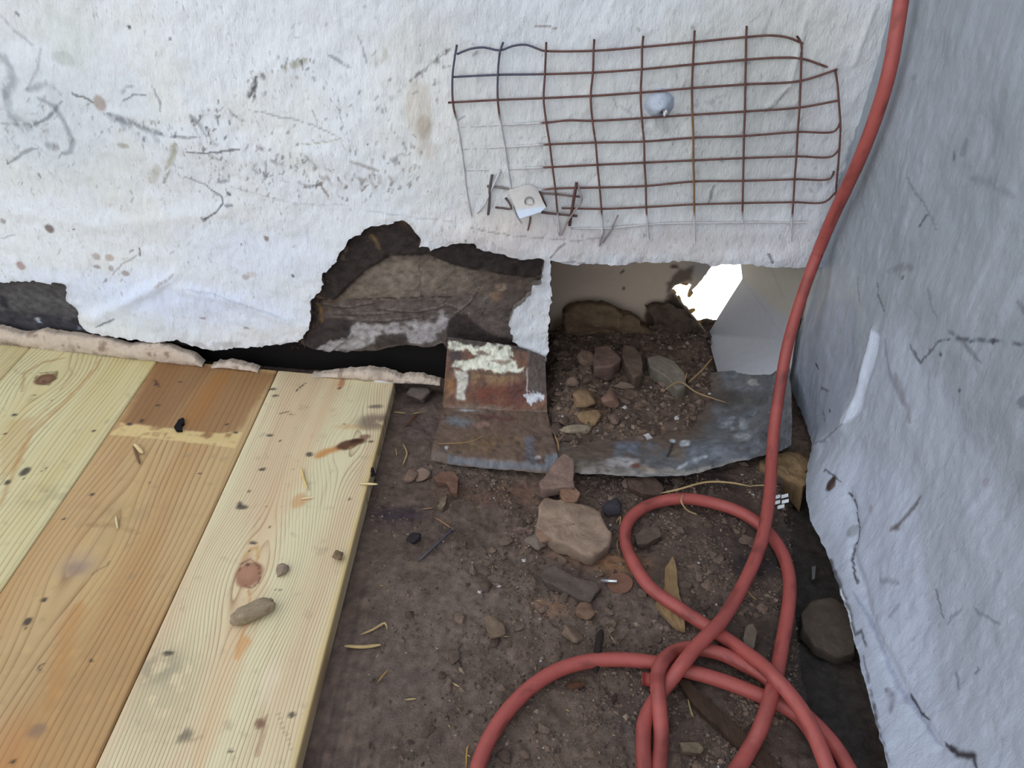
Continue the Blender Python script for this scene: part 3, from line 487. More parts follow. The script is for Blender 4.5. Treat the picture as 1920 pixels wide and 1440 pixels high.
mD = pine('pine_pale_edge', (204, 190, 146), (120, 92, 58), (190, 170, 122), [], 230, .95, 3)
plank(uD, ud, mD, 'pale pine board at the outer edge', [], 5)
kA = KN(85, 710, ud, ua)
mA = pine('pine_pale_yellow', (207, 197, 156), (118, 94, 56), (198, 182, 132), [(kA[0], kA[1], .020, .055)], 165, 1.0, 11)
stA = [('poly', ([(20, 790), (70, 780), (130, 720), (150, 690), (120, 730), (60, 800), (40, 870), (0, 900), (0, 830)],), (176, 138, 84), dict(a=.4, softpx=8)), ('stroke', ([(40, 735), (45, 700), (80, 680), (125, 670)], 9), (150, 108, 60), dict(a=.55)), ('stroke', ([(190, 672), (180, 690), (120, 755), (60, 810), (30, 870), (0, 950)], 12), (168, 120, 66), dict(a=.55)), ('stroke', ([(130, 690), (135, 700), (110, 735)], 4), (160, 120, 70), dict(a=.5)),
    ('blob', ((85, 711), 24, 22), (104, 74, 54), dict(a=.97, soft=.2, warp=3)), ('blob', ((86, 711), 14, 12), (132, 98, 76), dict(a=.8, soft=.5)), ('stroke', ([(64, 716), (72, 700), (104, 698), (107, 708), (92, 722), (66, 721)], 3), (70, 46, 36), dict(a=.7)), ('blob', ((84, 714), 4, 3), (46, 30, 26), dict(a=.9, soft=.3)),
    ('blob', ((240, 640), 100, 16), (140, 116, 80), dict(a=.25, soft=.9))] + dots([(47, 884, 10, 12), (14, 904, 7, 8), (27, 778, 6, 5), (95, 750, 2, 3), (63, 741, 6, 2), (175, 808, 4, 4), (10, 813, 5, 3), (45, 896, 2, 2)], DKS) + [('blob', ((80, 930), 60, 30), (120, 112, 92), dict(a=.3, soft=.9, fleck=.45)), ('stroke', ([(75, 885), (90, 875)], 2.5), DKS, dict(a=.8))]
plank(ud, ua, mA, 'pale yellow pine board with a dark brown knot near the wall', stA, 6)
kB = KN(165, 1040, ua, ub)
mB = pine('pine_tan_stained', (190, 160, 116), (112, 74, 42), (178, 140, 94), [(kB[0], kB[1], .022, .10)], 150, 1.0, 23)
stB = [('poly', ([(297, 672), (519, 700), (430, 832), (395, 825), (225, 792)],), (124, 82, 48), dict(a=.62, softpx=8, warp=4)), ('poly', ([(225, 792), (395, 812), (455, 810), (440, 840), (330, 826), (205, 815)],), (214, 190, 134), dict(a=.75, softpx=3, warp=3, fleck=.35)), ('poly', ([(300, 672), (400, 690), (300, 800), (240, 790)],), (110, 74, 48), dict(a=.3, softpx=10)), ('stroke', ([(420, 700), (350, 800)], 60), (160, 106, 52), dict(a=.45)),
    ('stroke', ([(297, 673), (250, 735), (180, 830)], 5), (100, 64, 40), dict(a=.5)), ('blob', ((150, 1060), 40, 30), (166, 144, 122), dict(a=.6, soft=.7)), ('blob', ((142, 1066), 22, 18), (136, 112, 100), dict(a=.55, soft=.6)), ('blob', ((205, 1010), 24, 22), (176, 150, 110), dict(a=.6, soft=.5)), ('stroke', ([(160, 985), (215, 985), (262, 1000)], 14), (140, 112, 80), dict(a=.5, fleck=.3)), ('stroke', ([(170, 1080), (200, 1060), (212, 1048)], 3), (70, 48, 36), dict(a=.9)), ('stroke', ([(290, 850), (220, 1000), (120, 1250), (40, 1440)], 50), (190, 158, 106), dict(a=.35)), ('stroke', ([(150, 1130), (130, 1180), (90, 1330)], 40), (176, 112, 50), dict(a=.4)), ('blob', ((10, 1420), 40, 70), (178, 116, 66), dict(a=.5, soft=.8)), ('blob', ((68, 1370), 14, 10), (120, 96, 88), dict(a=.7, soft=.6)), ('blob', ((230, 960), 110, 30), (150, 126, 92), dict(a=.3, soft=.8, fleck=.4)), ('blob', ((110, 1280), 160, 120), (150, 122, 86), dict(a=.3, soft=.9, fleck=.35))] + dots([(172, 926, 5, 5), (84, 1124, 6, 5), (52, 1165, 6, 9), (48, 1178, 3, 3), (120, 973, 3, 3), (47, 1013, 3, 2), (296, 760, 4, 4), (292, 720, 4, 8), (337, 717, 6, 3), (375, 888, 4, 3), (243, 795, 8, 5), (265, 790, 3, 8), (425, 796, 4, 4), (170, 1238, 4, 3), (23, 1430, 5, 4), (280, 905, 2, 5), (442, 811, 6, 4)], DKS) + [('stroke', ([(78, 1262), (72, 1250), (84, 1243)], 2.5), DKS, dict(a=.8)), ('stroke', ([(290, 712), (300, 728)], 5), (72, 44, 32), dict(a=.9))]
plank(ua, ub, mB, 'tan pine board with a brown water-stained end', stB, 7)
k1 = KN(655, 832, ub, uc); k2 = KN(467, 1077, ub, uc)
mC = pine('pine_pale_red_grain', (216, 204, 168), (120, 84, 56), (208, 184, 150), [(k1[0], k1[1], .020, .060), (k2[0], k2[1], .021, .070)], 310, 1.0, 37)
stC = [('stroke', ([(640, 705), (560, 860), (500, 990), (440, 1200), (370, 1440)], 60), (206, 160, 122), dict(a=.35)), ('stroke', ([(595, 855), (610, 848), (640, 838)], 22), (188, 126, 58), dict(a=.85, warp=5, taper=False)), ('blob', ((658, 832), 30, 15), (92, 58, 40), dict(a=.97, soft=.25, rot=.5)), ('blob', ((668, 826), 13, 8), (56, 32, 26), dict(a=.8, soft=.5, rot=.5)), ('blob', ((682, 818), 12, 8), (120, 74, 60), dict(a=.8, soft=.4)), ('blob', ((660, 838), 5, 5), (160, 126, 90), dict(a=.8, soft=.4)), ('blob', ((662, 800), 40, 10), (190, 146, 86), dict(a=.5, soft=.7)),
    ('blob', ((467, 1077), 23, 28), (150, 106, 84), dict(a=.95, soft=.2, warp=3)), ('blob', ((465, 1072), 14, 16), (172, 128, 104), dict(a=.7, soft=.5)), ('stroke', ([(446, 1080), (450, 1058), (470, 1048), (488, 1062), (488, 1090), (470, 1103), (450, 1094)], 3), (108, 66, 50), dict(a=.8)), ('stroke', ([(455, 1050), (470, 1030), (482, 1025), (484, 1050)], 6), (190, 152, 92), dict(a=.8)), ('stroke', ([(466, 1104), (470, 1130), (455, 1190), (440, 1235)], 7), (190, 138, 82), dict(a=.7)), ('poly', ([(452, 1195), (462, 1190), (475, 1200), (450, 1238), (440, 1236)],), (200, 150, 96), dict(a=.7)), ('blob', ((560, 940), 14, 20), (196, 148, 100), dict(a=.7, soft=.4)), ('stroke', ([(500, 1340), (490, 1380), (480, 1420)], 10), (150, 106, 82), dict(a=.6)), ('blob', ((488, 1360), 8, 8), (120, 86, 70), dict(a=.9, soft=.4)), ('blob', ((640, 718), 8, 18), (160, 92, 52), dict(a=.7, soft=.5)), ('blob', ((636, 727), 5, 4), (96, 56, 44), dict(a=.9, soft=.4)),
    ('blob', ((705, 790), 42, 28), (120, 102, 88), dict(a=.85, soft=.5, fleck=.3)), ('blob', ((706, 762), 16, 7), (112, 98, 90), dict(a=.85, soft=.4)), ('blob', ((300, 1290), 60, 90), (160, 150, 122), dict(a=.4, soft=.9, fleck=.35)), ('blob', ((330, 1380), 40, 12), (76, 70, 62), dict(a=.7, soft=.7, fleck=.52)), ('blob', ((300, 1250), 40, 30), (110, 104, 90), dict(a=.4, soft=.7, fleck=.45)), ('stroke', ([(752, 722), (700, 860), (640, 1100), (552, 1440)], 16), (208, 178, 108), dict(a=.5, taper=False)), ('blob', ((505, 1280), 14, 40), (226, 208, 184), dict(a=.4, soft=.7)), ('stroke', ([(520, 1330), (550, 1410)], 2), (150, 130, 104), dict(a=.5)), ('stroke', ([(555, 735), (575, 717)], 3.5), DKS, dict(a=.9)), ('stroke', ([(525, 775), (545, 772)], 4), (110, 94, 80), dict(a=.8))] + dots([(453, 951, 12, 7), (448, 945, 5, 7), (466, 922, 3, 4), (545, 777, 3, 3), (506, 817, 8, 5), (580, 852, 8, 7), (494, 880, 6, 5), (476, 1017, 8, 5), (466, 1058, 4, 4), (468, 1033, 3, 3), (316, 1226, 10, 5), (432, 1408, 5, 3), (548, 1340, 5, 5), (695, 827, 5, 4), (655, 936, 3, 4), (500, 950, 2, 2), (528, 950, 2, 2), (525, 828, 3, 3), (505, 988, 3, 3), (548, 880, 2, 2), (455, 1328, 2, 2), (526, 1105, 2, 3), (515, 1106, 2, 2), (490, 880, 3, 3), (646, 795, 3, 3), (510, 730, 10, 5), (515, 742, 8, 4)], DKS, .85)
plank(ub, uc, mC, 'pale pine board with red grain and two knots beside the sheathing', stC, 8)

# ------------------------------------------------------------------ torn cream plaster along the foot of the parapet
def base_strip(nm, top, lo, label):
    f = lambda q: onw(q[0], q[1], .007)
    T = np.array([f(q) for q in top]); n = 160; xs = np.linspace(T[0, 0], T[-1, 0], n)
    zt = np.interp(xs, T[:, 0], T[:, 2])+(fbm(xs/.006, xs*0, 51)-.5)*.004; zb = np.full(n, lo); zt = np.maximum(zt, zb+.0006)
    rows = []; 
    for t in np.linspace(0, 1, 8):
        z = zb+(zt-zb)*t; rel = (fbm(xs/.009, z/.006, 52)-.5)*.004-.003*math.sin(math.pi*min(t*1.1, 1))
        rows.append(np.stack((xs, Yw(xs)-.007+rel, z), 1))
    for k in (.004, .012): rows.append(np.stack((xs, Yw(xs)-.007+k, zt-.0015*(k > .01)+(fbm(xs/.006, xs*0+k*900, 53)-.5)*.002), 1))
    V = np.concatenate(rows); c = np.tile(L(206, 188, 172), (len(V), 1)); m = fbm(V[:, 0]/.02, V[:, 2]/.02, 54); c = c*(1-.35*sm(.5, .8, m))[:, None]
    k = sm(.62, .75, fbm(V[:, 0]/.01+4, V[:, 2]/.008, 56))[:, None]*.8; c = c*(1-k)+L(140, 120, 104)*k
    o = mk(nm, V, gridf(n, len(rows)), M_plast, col=c); tag(o, label, kind='structure'); return o
base_strip('trim_1', [(-160, 598), (0, 617), (40, 628), (80, 623), (130, 630), (190, 638), (240, 650), (290, 646), (305, 649), (340, 661), (365, 670), (380, 684)], .0195, 'ragged cream plaster strip along the foot of the wall')
base_strip('trim_2', [(396, 686), (430, 680), (455, 686), (484, 694)], .0195, 'short cream plaster remnant at the boards end')
base_strip('trim_3', [(585, 705), (610, 703), (648, 699), (692, 695), (720, 698), (748, 706), (754, 711), (765, 706), (790, 708), (825, 716)], .0195, 'thin cream plaster remnant beside the flashing')

# ------------------------------------------------------------------ scupper sheets
def sheet(nm, nu, nv, fn, colf, mt, th, parent=None, rc=None, keep=None):
    u, v = np.meshgrid(np.linspace(0, 1, nu), np.linspace(0, 1, nv)); V = fn(u.ravel(), v.ravel()); Fq = gridf(nu, nv)
    if keep is not None: Fq = Fq[keep(V)[Fq].all(1)]
    C = colf(V, u.ravel(), v.ravel()); V2, F2, C2 = rim(V, Fq, C, np.array(th), L(90, 84, 80) if rc is None else rc)
    return mk(nm, V2, F2, mt, parent, C2)
def PXP(V, base): q = proj(V)*PX; return Paint(q, base, lambda a, b: np.array((a*PX, b*PX)))
def curve_px(pts, t, f=None):
    P = np.array(pts, float); d = np.concatenate(([0], np.cumsum(np.hypot(*np.diff(P[:, :2], axis=0).T)))); d /= d[-1]
    return np.stack([np.interp(t, d, P[:, k]) for k in range(P.shape[1])], -1)
scup = empty('drain_scupper', (.19, .85, 0)); tag(scup, 'square drain opening through the white wall with pale sheet lining and a broken-out back', 'scupper')
BY = .925
HOLE = np.array([ony(*q, BY)[[0, 2]] for q in [(1342, 440), (1340, 491), (1324, 514), (1305, 538), (1296, 546), (1290, 552), (1299, 538), (1296, 533), (1285, 529), (1265, 535), (1258, 543), (1267, 553), (1285, 576), (1303, 597), (1313, 610), (1326, 627), (1335, 660), (1345, 720), (1350, 800), (1600, 800), (1600, 440)]])
HO = jag(list(HOLE)+[HOLE[0]], .003, .0012, 3)[:-1]
x0, x1 = .005, .335; gx = np.arange(x0, x1, .0018); gz = np.arange(-.03, .24, .0018); S0 = np.stack(np.meshgrid(gx, gz), -1).reshape(-1, 2)
ins = in_poly(S0, HO); Fq = gridf(len(gx), len(gz)); Fq = Fq[(~ins)[Fq].any(1)]; idx = np.nonzero(ins)[0]; us = np.intersect1d(idx, np.unique(Fq)); _, nr, _ = segdist(S0[us], HO, True); S0[us] = nr
usd = np.unique(Fq); mp = np.full(len(S0), -1); mp[usd] = np.arange(len(usd)); S0 = S0[usd]; Fq = mp[Fq]
V = np.stack((S0[:, 0], BY+(fbm(S0[:, 0]/.05, S0[:, 1]/.05, 101)-.5)*.002, S0[:, 1]), 1)
p = PXP(V, L(186, 168, 150)); 
p.blob((1320, 500), 40, 26, L(150, 146, 142), .8, .8); p.poly([(1240, 575), (1262, 548), (1290, 580), (1335, 640), (1345, 720), (1290, 700), (1200, 640), (1212, 572)], L(60, 46, 36), .95, 6, fleck=.15); p.poly([(1255, 560), (1248, 530), (1275, 505), (1300, 500), (1296, 525), (1262, 535)], L(92, 76, 62), .9, 5, fleck=.2); p.blob((1265, 498), 10, 6, L(70, 56, 48), .9)
p.poly([(1030, 600), (1100, 570), (1190, 590), (1250, 640), (1250, 720), (1030, 720)], L(92, 68, 46), .8, 10, fleck=.2); p.blob((1100, 520), 70, 30, L(168, 150, 134), .5, .9); p.blob((1170, 508), 4, 3, L(90, 76, 68)); p.blob((1168, 540), 4, 4, L(100, 84, 74))
V2, F2, C2 = rim(V, Fq, p.C, np.array((0, .006, 0)), L(150, 120, 80)); mk('back_lining', V2, F2, M_sheet, scup, C2); tag(D.objects['back_lining'], 'beige back lining with a broken hole')
LB = [ony(*q, BY+.004) for q in [(1380, 440), (1388, 488), (1392, 523), (1370, 557), (1345, 597), (1327, 627)]]+[onz(a, b, .002) for a, b in [(1335, 660), (1346, 700), (1354, 725)]]
RB = [ony(1500, 450, .79), ony(1500, 500, .79), ony(1496, 530, .79), ony(1492, 560, .79), ony(1488, 600, .79), ony(1484, 640, .785), ony(1478, 670, .78), ony(1472, 700, .775), ony(1466, 740, .77)]
LB = np.array(LB); RB = np.array(RB); RB[:, 0] = np.maximum(RB[:, 0], .333)
def rp(u, v):
    t = np.linspace(0, 1, len(LB)); a = np.stack([np.interp(v, t, LB[:, k]) for k in range(3)], 1); b = np.stack([np.interp(v, t, RB[:, k]) for k in range(3)], 1)
    P = a*(1-u)[:, None]+b*u[:, None]; P[:, 1] += .004*np.sin(u*math.pi)*np.sin(v*5)*(v < .6); return P
def rc_(V, u, v):
    p = PXP(V, L(156, 156, 162)); p.poly([(1392, 480), (1396, 525), (1440, 570), (1500, 610), (1520, 480)], L(164, 156, 138), .6, 10); p.stroke([(1394, 526), (1430, 575), (1460, 620)], 4, L(140, 138, 142), .4); p.stroke([(1440, 490), (1470, 560)], 4, L(140, 132, 116), .4); return p.C  # beige upper triangle paints in the lit facet
sheet('side_lining', 60, 70, rp, rc_, M_sheet, (.004, .004, 0), scup); tag(D.objects['side_lining'], 'smooth grey-white side lining')

# left jamb of the drain opening
jx = P2(1034, 490)[0]
V = []; zz = np.linspace(0, .20, 30)
for y in np.linspace(.79, .93, 12):
    for z in zz: V.append((jx+(fbm(y/.02, z/.02, 5)-.5)*.004, y, z))
mk('side_board', V, gridf(30, 12), M_wood, scup, col=np.tile(L(96, 76, 60), (len(V), 1)))
# lintel underside
V = []
for y in np.linspace(.788, .93, 10):
    for x in np.linspace(.03, .345, 40): V.append((x, y, .2+(fbm(x/.02, y/.02, 6)-.5)*.004))
mk('soffit', V, gridf(40, 10), M_plast, scup, col=np.tile(L(150, 134, 118), (len(V), 1)))

# ------------------------------------------------------------------ old sheet-metal flashing: bent flap and floor pan
def flap(u, v):
    top = np.array([onw(*q, .006) for q in [(840, 632), (900, 640), (950, 646), (990, 655), (1022, 668)]])
    fold = np.array([onz(*q, .010) for q in [(830, 762), (880, 766), (930, 768), (980, 770), (1026, 772)]])
    frnt = np.array([onz(*q, .011) for q in [(807, 858), (870, 866), (930, 874), (990, 879), (1052, 882)]])
    t = np.linspace(0, 1, 5); I = lambda A: np.stack([np.interp(u, t, A[:, k]) for k in range(3)], 1)
    a, b, c = I(top), I(fold), I(frnt); s = sm(0, 1, np.clip((v-.42)/.16, 0, 1))[:, None]
    w1 = np.clip(v/.5, 0, 1)[:, None]; w2 = np.clip((v-.5)/.5, 0, 1)[:, None]
    P = (a*(1-w1)+b*w1)*(1-s)+(b*(1-w2)+c*w2)*s
    P[:, 1] -= (fbm(u/.3, v/.3, 111)-.5)*.006+(fbm(u/.06, v/.06, 112)-.5)*.0025; P[:, 2] += (fbm(u/.25, v/.3, 113)-.5)*.006*sm(.5, .8, v)+(fbm(u/.05, v/.05, 115)-.5)*.002
    P[:, 2] -= .006*sm(.95, 1, v); return P
def flapc(V, u, v):
    p = PXP(V, L(108, 88, 76))
    p.poly([(830, 630), (1030, 650), (1030, 770), (825, 765)], L(112, 76, 56), .9, 3); p.poly([(834, 622), (1020, 648), (1020, 664), (900, 652), (840, 643)], L(60, 50, 48), .95, 2); p.blob((940, 740), 70, 24, L(106, 52, 34), .9, .6, fleck=.25); p.blob((980, 735), 30, 24, L(84, 46, 42), .8, .6); p.blob((915, 710), 60, 14, L(142, 112, 80), .7, .6, fleck=.4)
    p.poly([(988, 655), (1030, 672), (1025, 742), (990, 735)], L(80, 70, 66), .9, 3); p.blob((855, 668), 14, 12, L(60, 48, 52), .95, .4); p.stroke([(880, 698), (876, 720), (872, 745)], 9, L(70, 54, 52), .9); p.stroke([(890, 700), (960, 702), (985, 700)], 6, L(84, 64, 54), .7, .2); p.poly([(838, 715), (850, 700), (850, 740), (836, 745)], L(150, 106, 66), .8, 4)
    IV = L(226, 226, 208)
    p.poly([(842, 641), (865, 644), (890, 650), (905, 650), (915, 640), (925, 648), (945, 645), (962, 655), (960, 670), (950, 672), (965, 680), (972, 690), (985, 690), (980, 698), (950, 698), (930, 700), (910, 692), (870, 692), (845, 688), (850, 678), (880, 678), (900, 668), (870, 655), (850, 656), (842, 654)], IV, .95, 2, warp=6, wsc=.006)
    p.poly([(852, 692), (875, 700), (876, 715), (870, 735), (874, 752), (858, 750), (855, 715)], L(206, 202, 190), .9, 3); p.blob((905, 662), 12, 5, L(110, 74, 60), .8, .4); p.blob((935, 677), 24, 4, L(120, 88, 70), .75, .5, fleck=.3); p.blob((938, 651), 5, 4, L(100, 80, 66), .9)
    p.stroke([(835, 640), (832, 700), (829, 745)], 5, L(140, 96, 58), .7, .2); p.poly([(985, 738), (1000, 735), (1006, 740), (1018, 738), (1024, 742), (1014, 752), (1004, 750), (994, 758), (988, 750)], L(214, 218, 226), .95, 2, warp=8, wsc=.005); p.stroke([(990, 690), (986, 735)], 3, L(200, 196, 196), .6, .2)
    p.blob((900, 765), 60, 7, L(136, 124, 112), .5, .6); p.blob((860, 790), 30, 10, L(112, 118, 124), .85, .6); p.stroke([(895, 780), (940, 785), (970, 785)], 9, L(96, 56, 52), .8, .2); p.stroke([(860, 768), (890, 770)], 4, L(186, 188, 196), .7); p.blob((905, 795), 14, 7, L(150, 120, 106), .7)
    p.blob((920, 835), 70, 20, L(118, 92, 58), .55, .8, fleck=.4); p.poly([(835, 852), (880, 858), (980, 868), (1050, 868), (1052, 884), (930, 880), (838, 868)], L(104, 108, 116), .85, 4); p.poly([(985, 818), (1000, 820), (1005, 868), (985, 872)], L(98, 100, 112), .8, 3); p.poly([(1024, 853), (1052, 848), (1050, 872), (1022, 872)], L(118, 126, 134), .9, 2); p.blob((834, 843), 4, 4, L(220, 216, 216), .9); p.blob((1008, 857), 5, 4, L(210, 206, 206), .8, fleck=.3); p.blob((998, 870), 3, 4, L(60, 50, 50), .9); p.poly([(805, 850), (835, 835), (840, 868), (805, 866)], L(100, 84, 76), .8, 3)
    p.mix(sm(.5, .75, fbm(u/.04, v/.04, 114, 5))*.5, L(70, 56, 50)); p.C *= (.65+.7*fbm(u/.02, v/.02, 116, 4))[:, None]; return p.C
fl = sheet('metal_flashing', 110, 120, flap, flapc, M_metal, (0, .0012, -.0012)); tag(fl, 'bent rusty metal flashing flap with peeling cream paint below the torn patch', 'flashing')
def pan(u, v):
    frnt = np.array([onz(*q) for q in [(1044, 876, .012), (1100, 884, .014), (1200, 890, .016), (1290, 887, .018), (1350, 873, .020), (1410, 858, .020), (1450, 845, .019), (1485, 832, .020)]])
    mid = np.array([onz(*q) for q in [(1035, 800, .005), (1100, 800, .005), (1180, 800, .005), (1260, 800, .006), (1340, 790, .007), (1400, 780, .010), (1450, 760, .020), (1484, 735, .040)]])
    back = np.array([onz(*q) for q in [(1035, 700, .003), (1100, 700, .003), (1180, 700, .003), (1250, 700, .004), (1320, 700, .006), (1380, 695, .012), (1440, 675, .030), (1474, 655, .050)]])
    t = np.linspace(0, 1, 8); I = lambda A: np.stack([np.interp(u, t, A[:, k]) for k in range(3)], 1)
    a, b, c = I(frnt), I(mid), I(back); w1 = np.clip(v/.5, 0, 1)[:, None]; w2 = np.clip((v-.5)/.5, 0, 1)[:, None]
    P = np.where((v < .5)[:, None], a*(1-w1)+b*w1, b*(1-w2)+c*w2)
    P[:, 2] += .010*np.exp(-((u-.62)/.12)**2)*np.exp(-((v-.16)/.12)**2)*.6+(fbm(u/.12, v/.2, 121)-.5)*.007+(fbm(u/.03, v/.04, 122)-.5)*.0022-.0025*np.exp(-v/.03); P[:, 1] -= (fbm(u/.05, v*0, 123)-.5)*.005*np.exp(-v/.1); return P
def panc(V, u, v):
    p = PXP(V, L(98, 99, 102)); p.mix(sm(.4, .7, fbm(u/.1, v/.1, 124))*.6, L(76, 78, 84)); p.mix(sm(.5, .8, fbm(u/.05+3, v/.05, 125))*.5, L(126, 134, 146))
    p.poly([(1020, 640), (1330, 640), (1360, 740), (1320, 810), (1260, 840), (1180, 830), (1140, 850), (1100, 890), (1020, 890)], L(92, 78, 68), .95, 12, warp=16)
    p.poly([(1080, 800), (1290, 790), (1280, 845), (1170, 862), (1090, 875)], L(98, 82, 72), .85, 10, warp=14, fleck=.42)
    p.poly([(1040, 860), (1140, 868), (1180, 880), (1180, 892), (1040, 890)], L(110, 102, 92), .8, 4); p.blob((1170, 868), 40, 10, L(172, 166, 166), .85, .6, fleck=.35); p.blob((1190, 874), 12, 6, L(108, 60, 44), .9, .4); p.blob((1215, 880), 20, 6, L(166, 136, 104), .7, .5, fleck=.3); p.poly([(1090, 876), (1300, 880), (1400, 858), (1400, 866), (1300, 892), (1090, 892)], L(158, 152, 146), .65, 3, fleck=.3)
    p.blob((1190, 838), 40, 12, L(112, 122, 138), .8, .6, fleck=.42); p.blob((1340, 848), 50, 20, L(116, 122, 134), .7, .7); p.stroke([(1270, 880), (1300, 865), (1325, 855)], 9, L(190, 196, 206), .7, .35); p.blob((1285, 829), 11, 6, L(190, 196, 202), .95, .4); p.blob((1380, 795), 26, 14, L(176, 180, 188), .6, .6, fleck=.4); p.blob((1415, 715), 14, 8, L(190, 190, 186), .7, .5, fleck=.45); p.blob((1395, 820), 18, 9, L(176, 180, 184), .6, .5, fleck=.35)
    p.blob((1400, 750), 50, 20, L(72, 68, 64), .7, .6, fleck=.25); p.blob((1360, 745), 30, 18, L(60, 52, 46), .8, .6); p.blob((1270, 850), 16, 14, L(112, 96, 80), .7, .6); p.stroke([(1262, 828), (1258, 845), (1250, 858)], 5, L(26, 22, 22), .95); p.blob((1260, 826), 5, 4, L(178, 190, 198), .9); p.blob((1455, 790), 26, 40, L(84, 84, 88), .6, .8, fleck=.2); p.blob((1440, 700), 34, 16, L(84, 84, 88), .7, .7, fleck=.3)
    p.mix(sm(.55, .75, fbm(u/.025, v/.03, 126))*.4, L(60, 52, 48)); p.C *= (.65+.7*fbm(u/.015, v/.02, 127, 4))[:, None]; return p.C
pn = sheet('metal_pan', 170, 110, pan, panc, M_metal, (0, .001, -.0014), rc=L(60, 58, 60)); tag(pn, 'grey galvanised drain pan with a wavy front lip under the opening', 'drain pan')

# dirt heaped in the drain opening, over the pan
DP = [(1030, 600), (1080, 590), (1200, 600), (1320, 620), (1352, 720), (1340, 780), (1280, 815), (1200, 835), (1150, 830), (1110, 850), (1060, 856), (1036, 830), (1024, 760)]
DPz = np.array([onz(*q, .012)[:2] for q in DP]); lo, hi = DPz.min(0)-.01, DPz.max(0)+.01; hi[1] = .922
gx = np.arange(lo[0], hi[0], .002); gy = np.arange(lo[1], hi[1], .002); S = np.stack(np.meshgrid(gx, gy), -1).reshape(-1, 2); X, Y = S.T
d, _, _ = segdist(S, DPz, True); sd = np.where(in_poly(S, DPz), d, -d)+(fbm(X/.02, Y/.02, 131)-.5)*.02
Z = -.012+.022*sm(-.012, .018, sd)+.004*sm(.80, .92, Y)+sm(0, .01, sd)*((fbm(X/.02, Y/.02, 132)-.5)*.012+(fbm(X/.007, Y/.007, 133)-.5)*.006)+.008*np.exp(-((X-.075)/.03)**2-((Y-.79)/.05)**2)
def dz(x, y): return float(Z[np.argmin((X-x)**2+(Y-y)**2)])
p = Paint(S, L(74, 61, 53), PF); p.mix(sm(.4, .7, fbm(X/.012, Y/.012, 134))*.7, L(56, 45, 40)); p.mix(sm(.55, .8, fbm(X/.006, Y/.006, 135))*.6, L(112, 92, 76)); p.mix(sm(.6, .8, fbm(X/.02+2, Y/.02, 136))*.6, L(44, 38, 38)); p.blob((1100, 780), 40, 30, L(104, 78, 56), .6, .8, fleck=.3); p.blob((1080, 640), 60, 40, L(62, 46, 36), .7, .8)
p.stroke([(1080, 718), (1110, 720), (1130, 728), (1150, 722)], 6, L(20, 16, 16), .9)
keep = sd > -.011; Fq = gridf(len(gx), len(gy)); Fq = Fq[keep[Fq].all(1)]; us = np.unique(Fq); mp = np.full(len(S), -1); mp[us] = np.arange(len(us))
dirt = mk('dirt', np.column_stack((S, Z))[us], mp[Fq], M_dirt, col=p.C[us]*2.0); tag(dirt, 'brown dirt and crumbled mortar heaped in the drain opening', 'dirt', kind='stuff')

# ------------------------------------------------------------------ lumps, slabs, twigs
_ico = {}
def ico(n):
    if n not in _ico:
        import bmesh
        bm = bmesh.new(); bmesh.ops.create_icosphere(bm, subdivisions=n, radius=1); bm.verts.ensure_lookup_table()
        _ico[n] = (np.array([v.co[:] for v in bm.verts]), np.array([[v.index for v in f.verts] for f in bm.faces])); bm.free()
    return _ico[n]
def lump(name, c, r, col, seed, rz=0., rough=.25, sub=3, mt=None, parent=None, square=.0, tilt=(0, 0), facets=True):
    V, Fc = ico(sub); V = V.copy(); q = V*1.3+seed*3.7
    k = fbm(q[:, 0]+q[:, 2]*.6, q[:, 1]-q[:, 2]*.8, seed, 3)-.5
    if square: V = np.sign(V)*np.abs(V)**(1-square)
    rg = np.random.default_rng(seed)
    if facets:
        for _ in range(11):
            nn = rg.normal(size=3); nn /= np.linalg.norm(nn); s_ = V@nn; V = V-np.maximum(s_-rg.uniform(.45, .8), 0)[:, None]*nn*.92
        V *= 1.22
    k2 = fbm(V[:, 0]*4+V[:, 2]*3+seed, V[:, 1]*4-V[:, 2]*2, seed+6, 3)-.5
    V = V*(1+k*2*rough+k2*.22)[:, None]*np.asarray(r); R = np.array(Matrix.Rotation(rz, 3, 'Z') @ Matrix.Rotation(tilt[0], 3, 'X') @ Matrix.Rotation(tilt[1], 3, 'Y')); V = V@R.T
    h = fbm(V[:, 0]/.004+seed, V[:, 1]/.004+V[:, 2]/.004, seed+2); C = 1.15*L(*col)[None]*(.7+.6*h)[:, None]
    return mk(name, V+np.asarray(c), Fc, mt or M_stone, parent, C, loc=c)
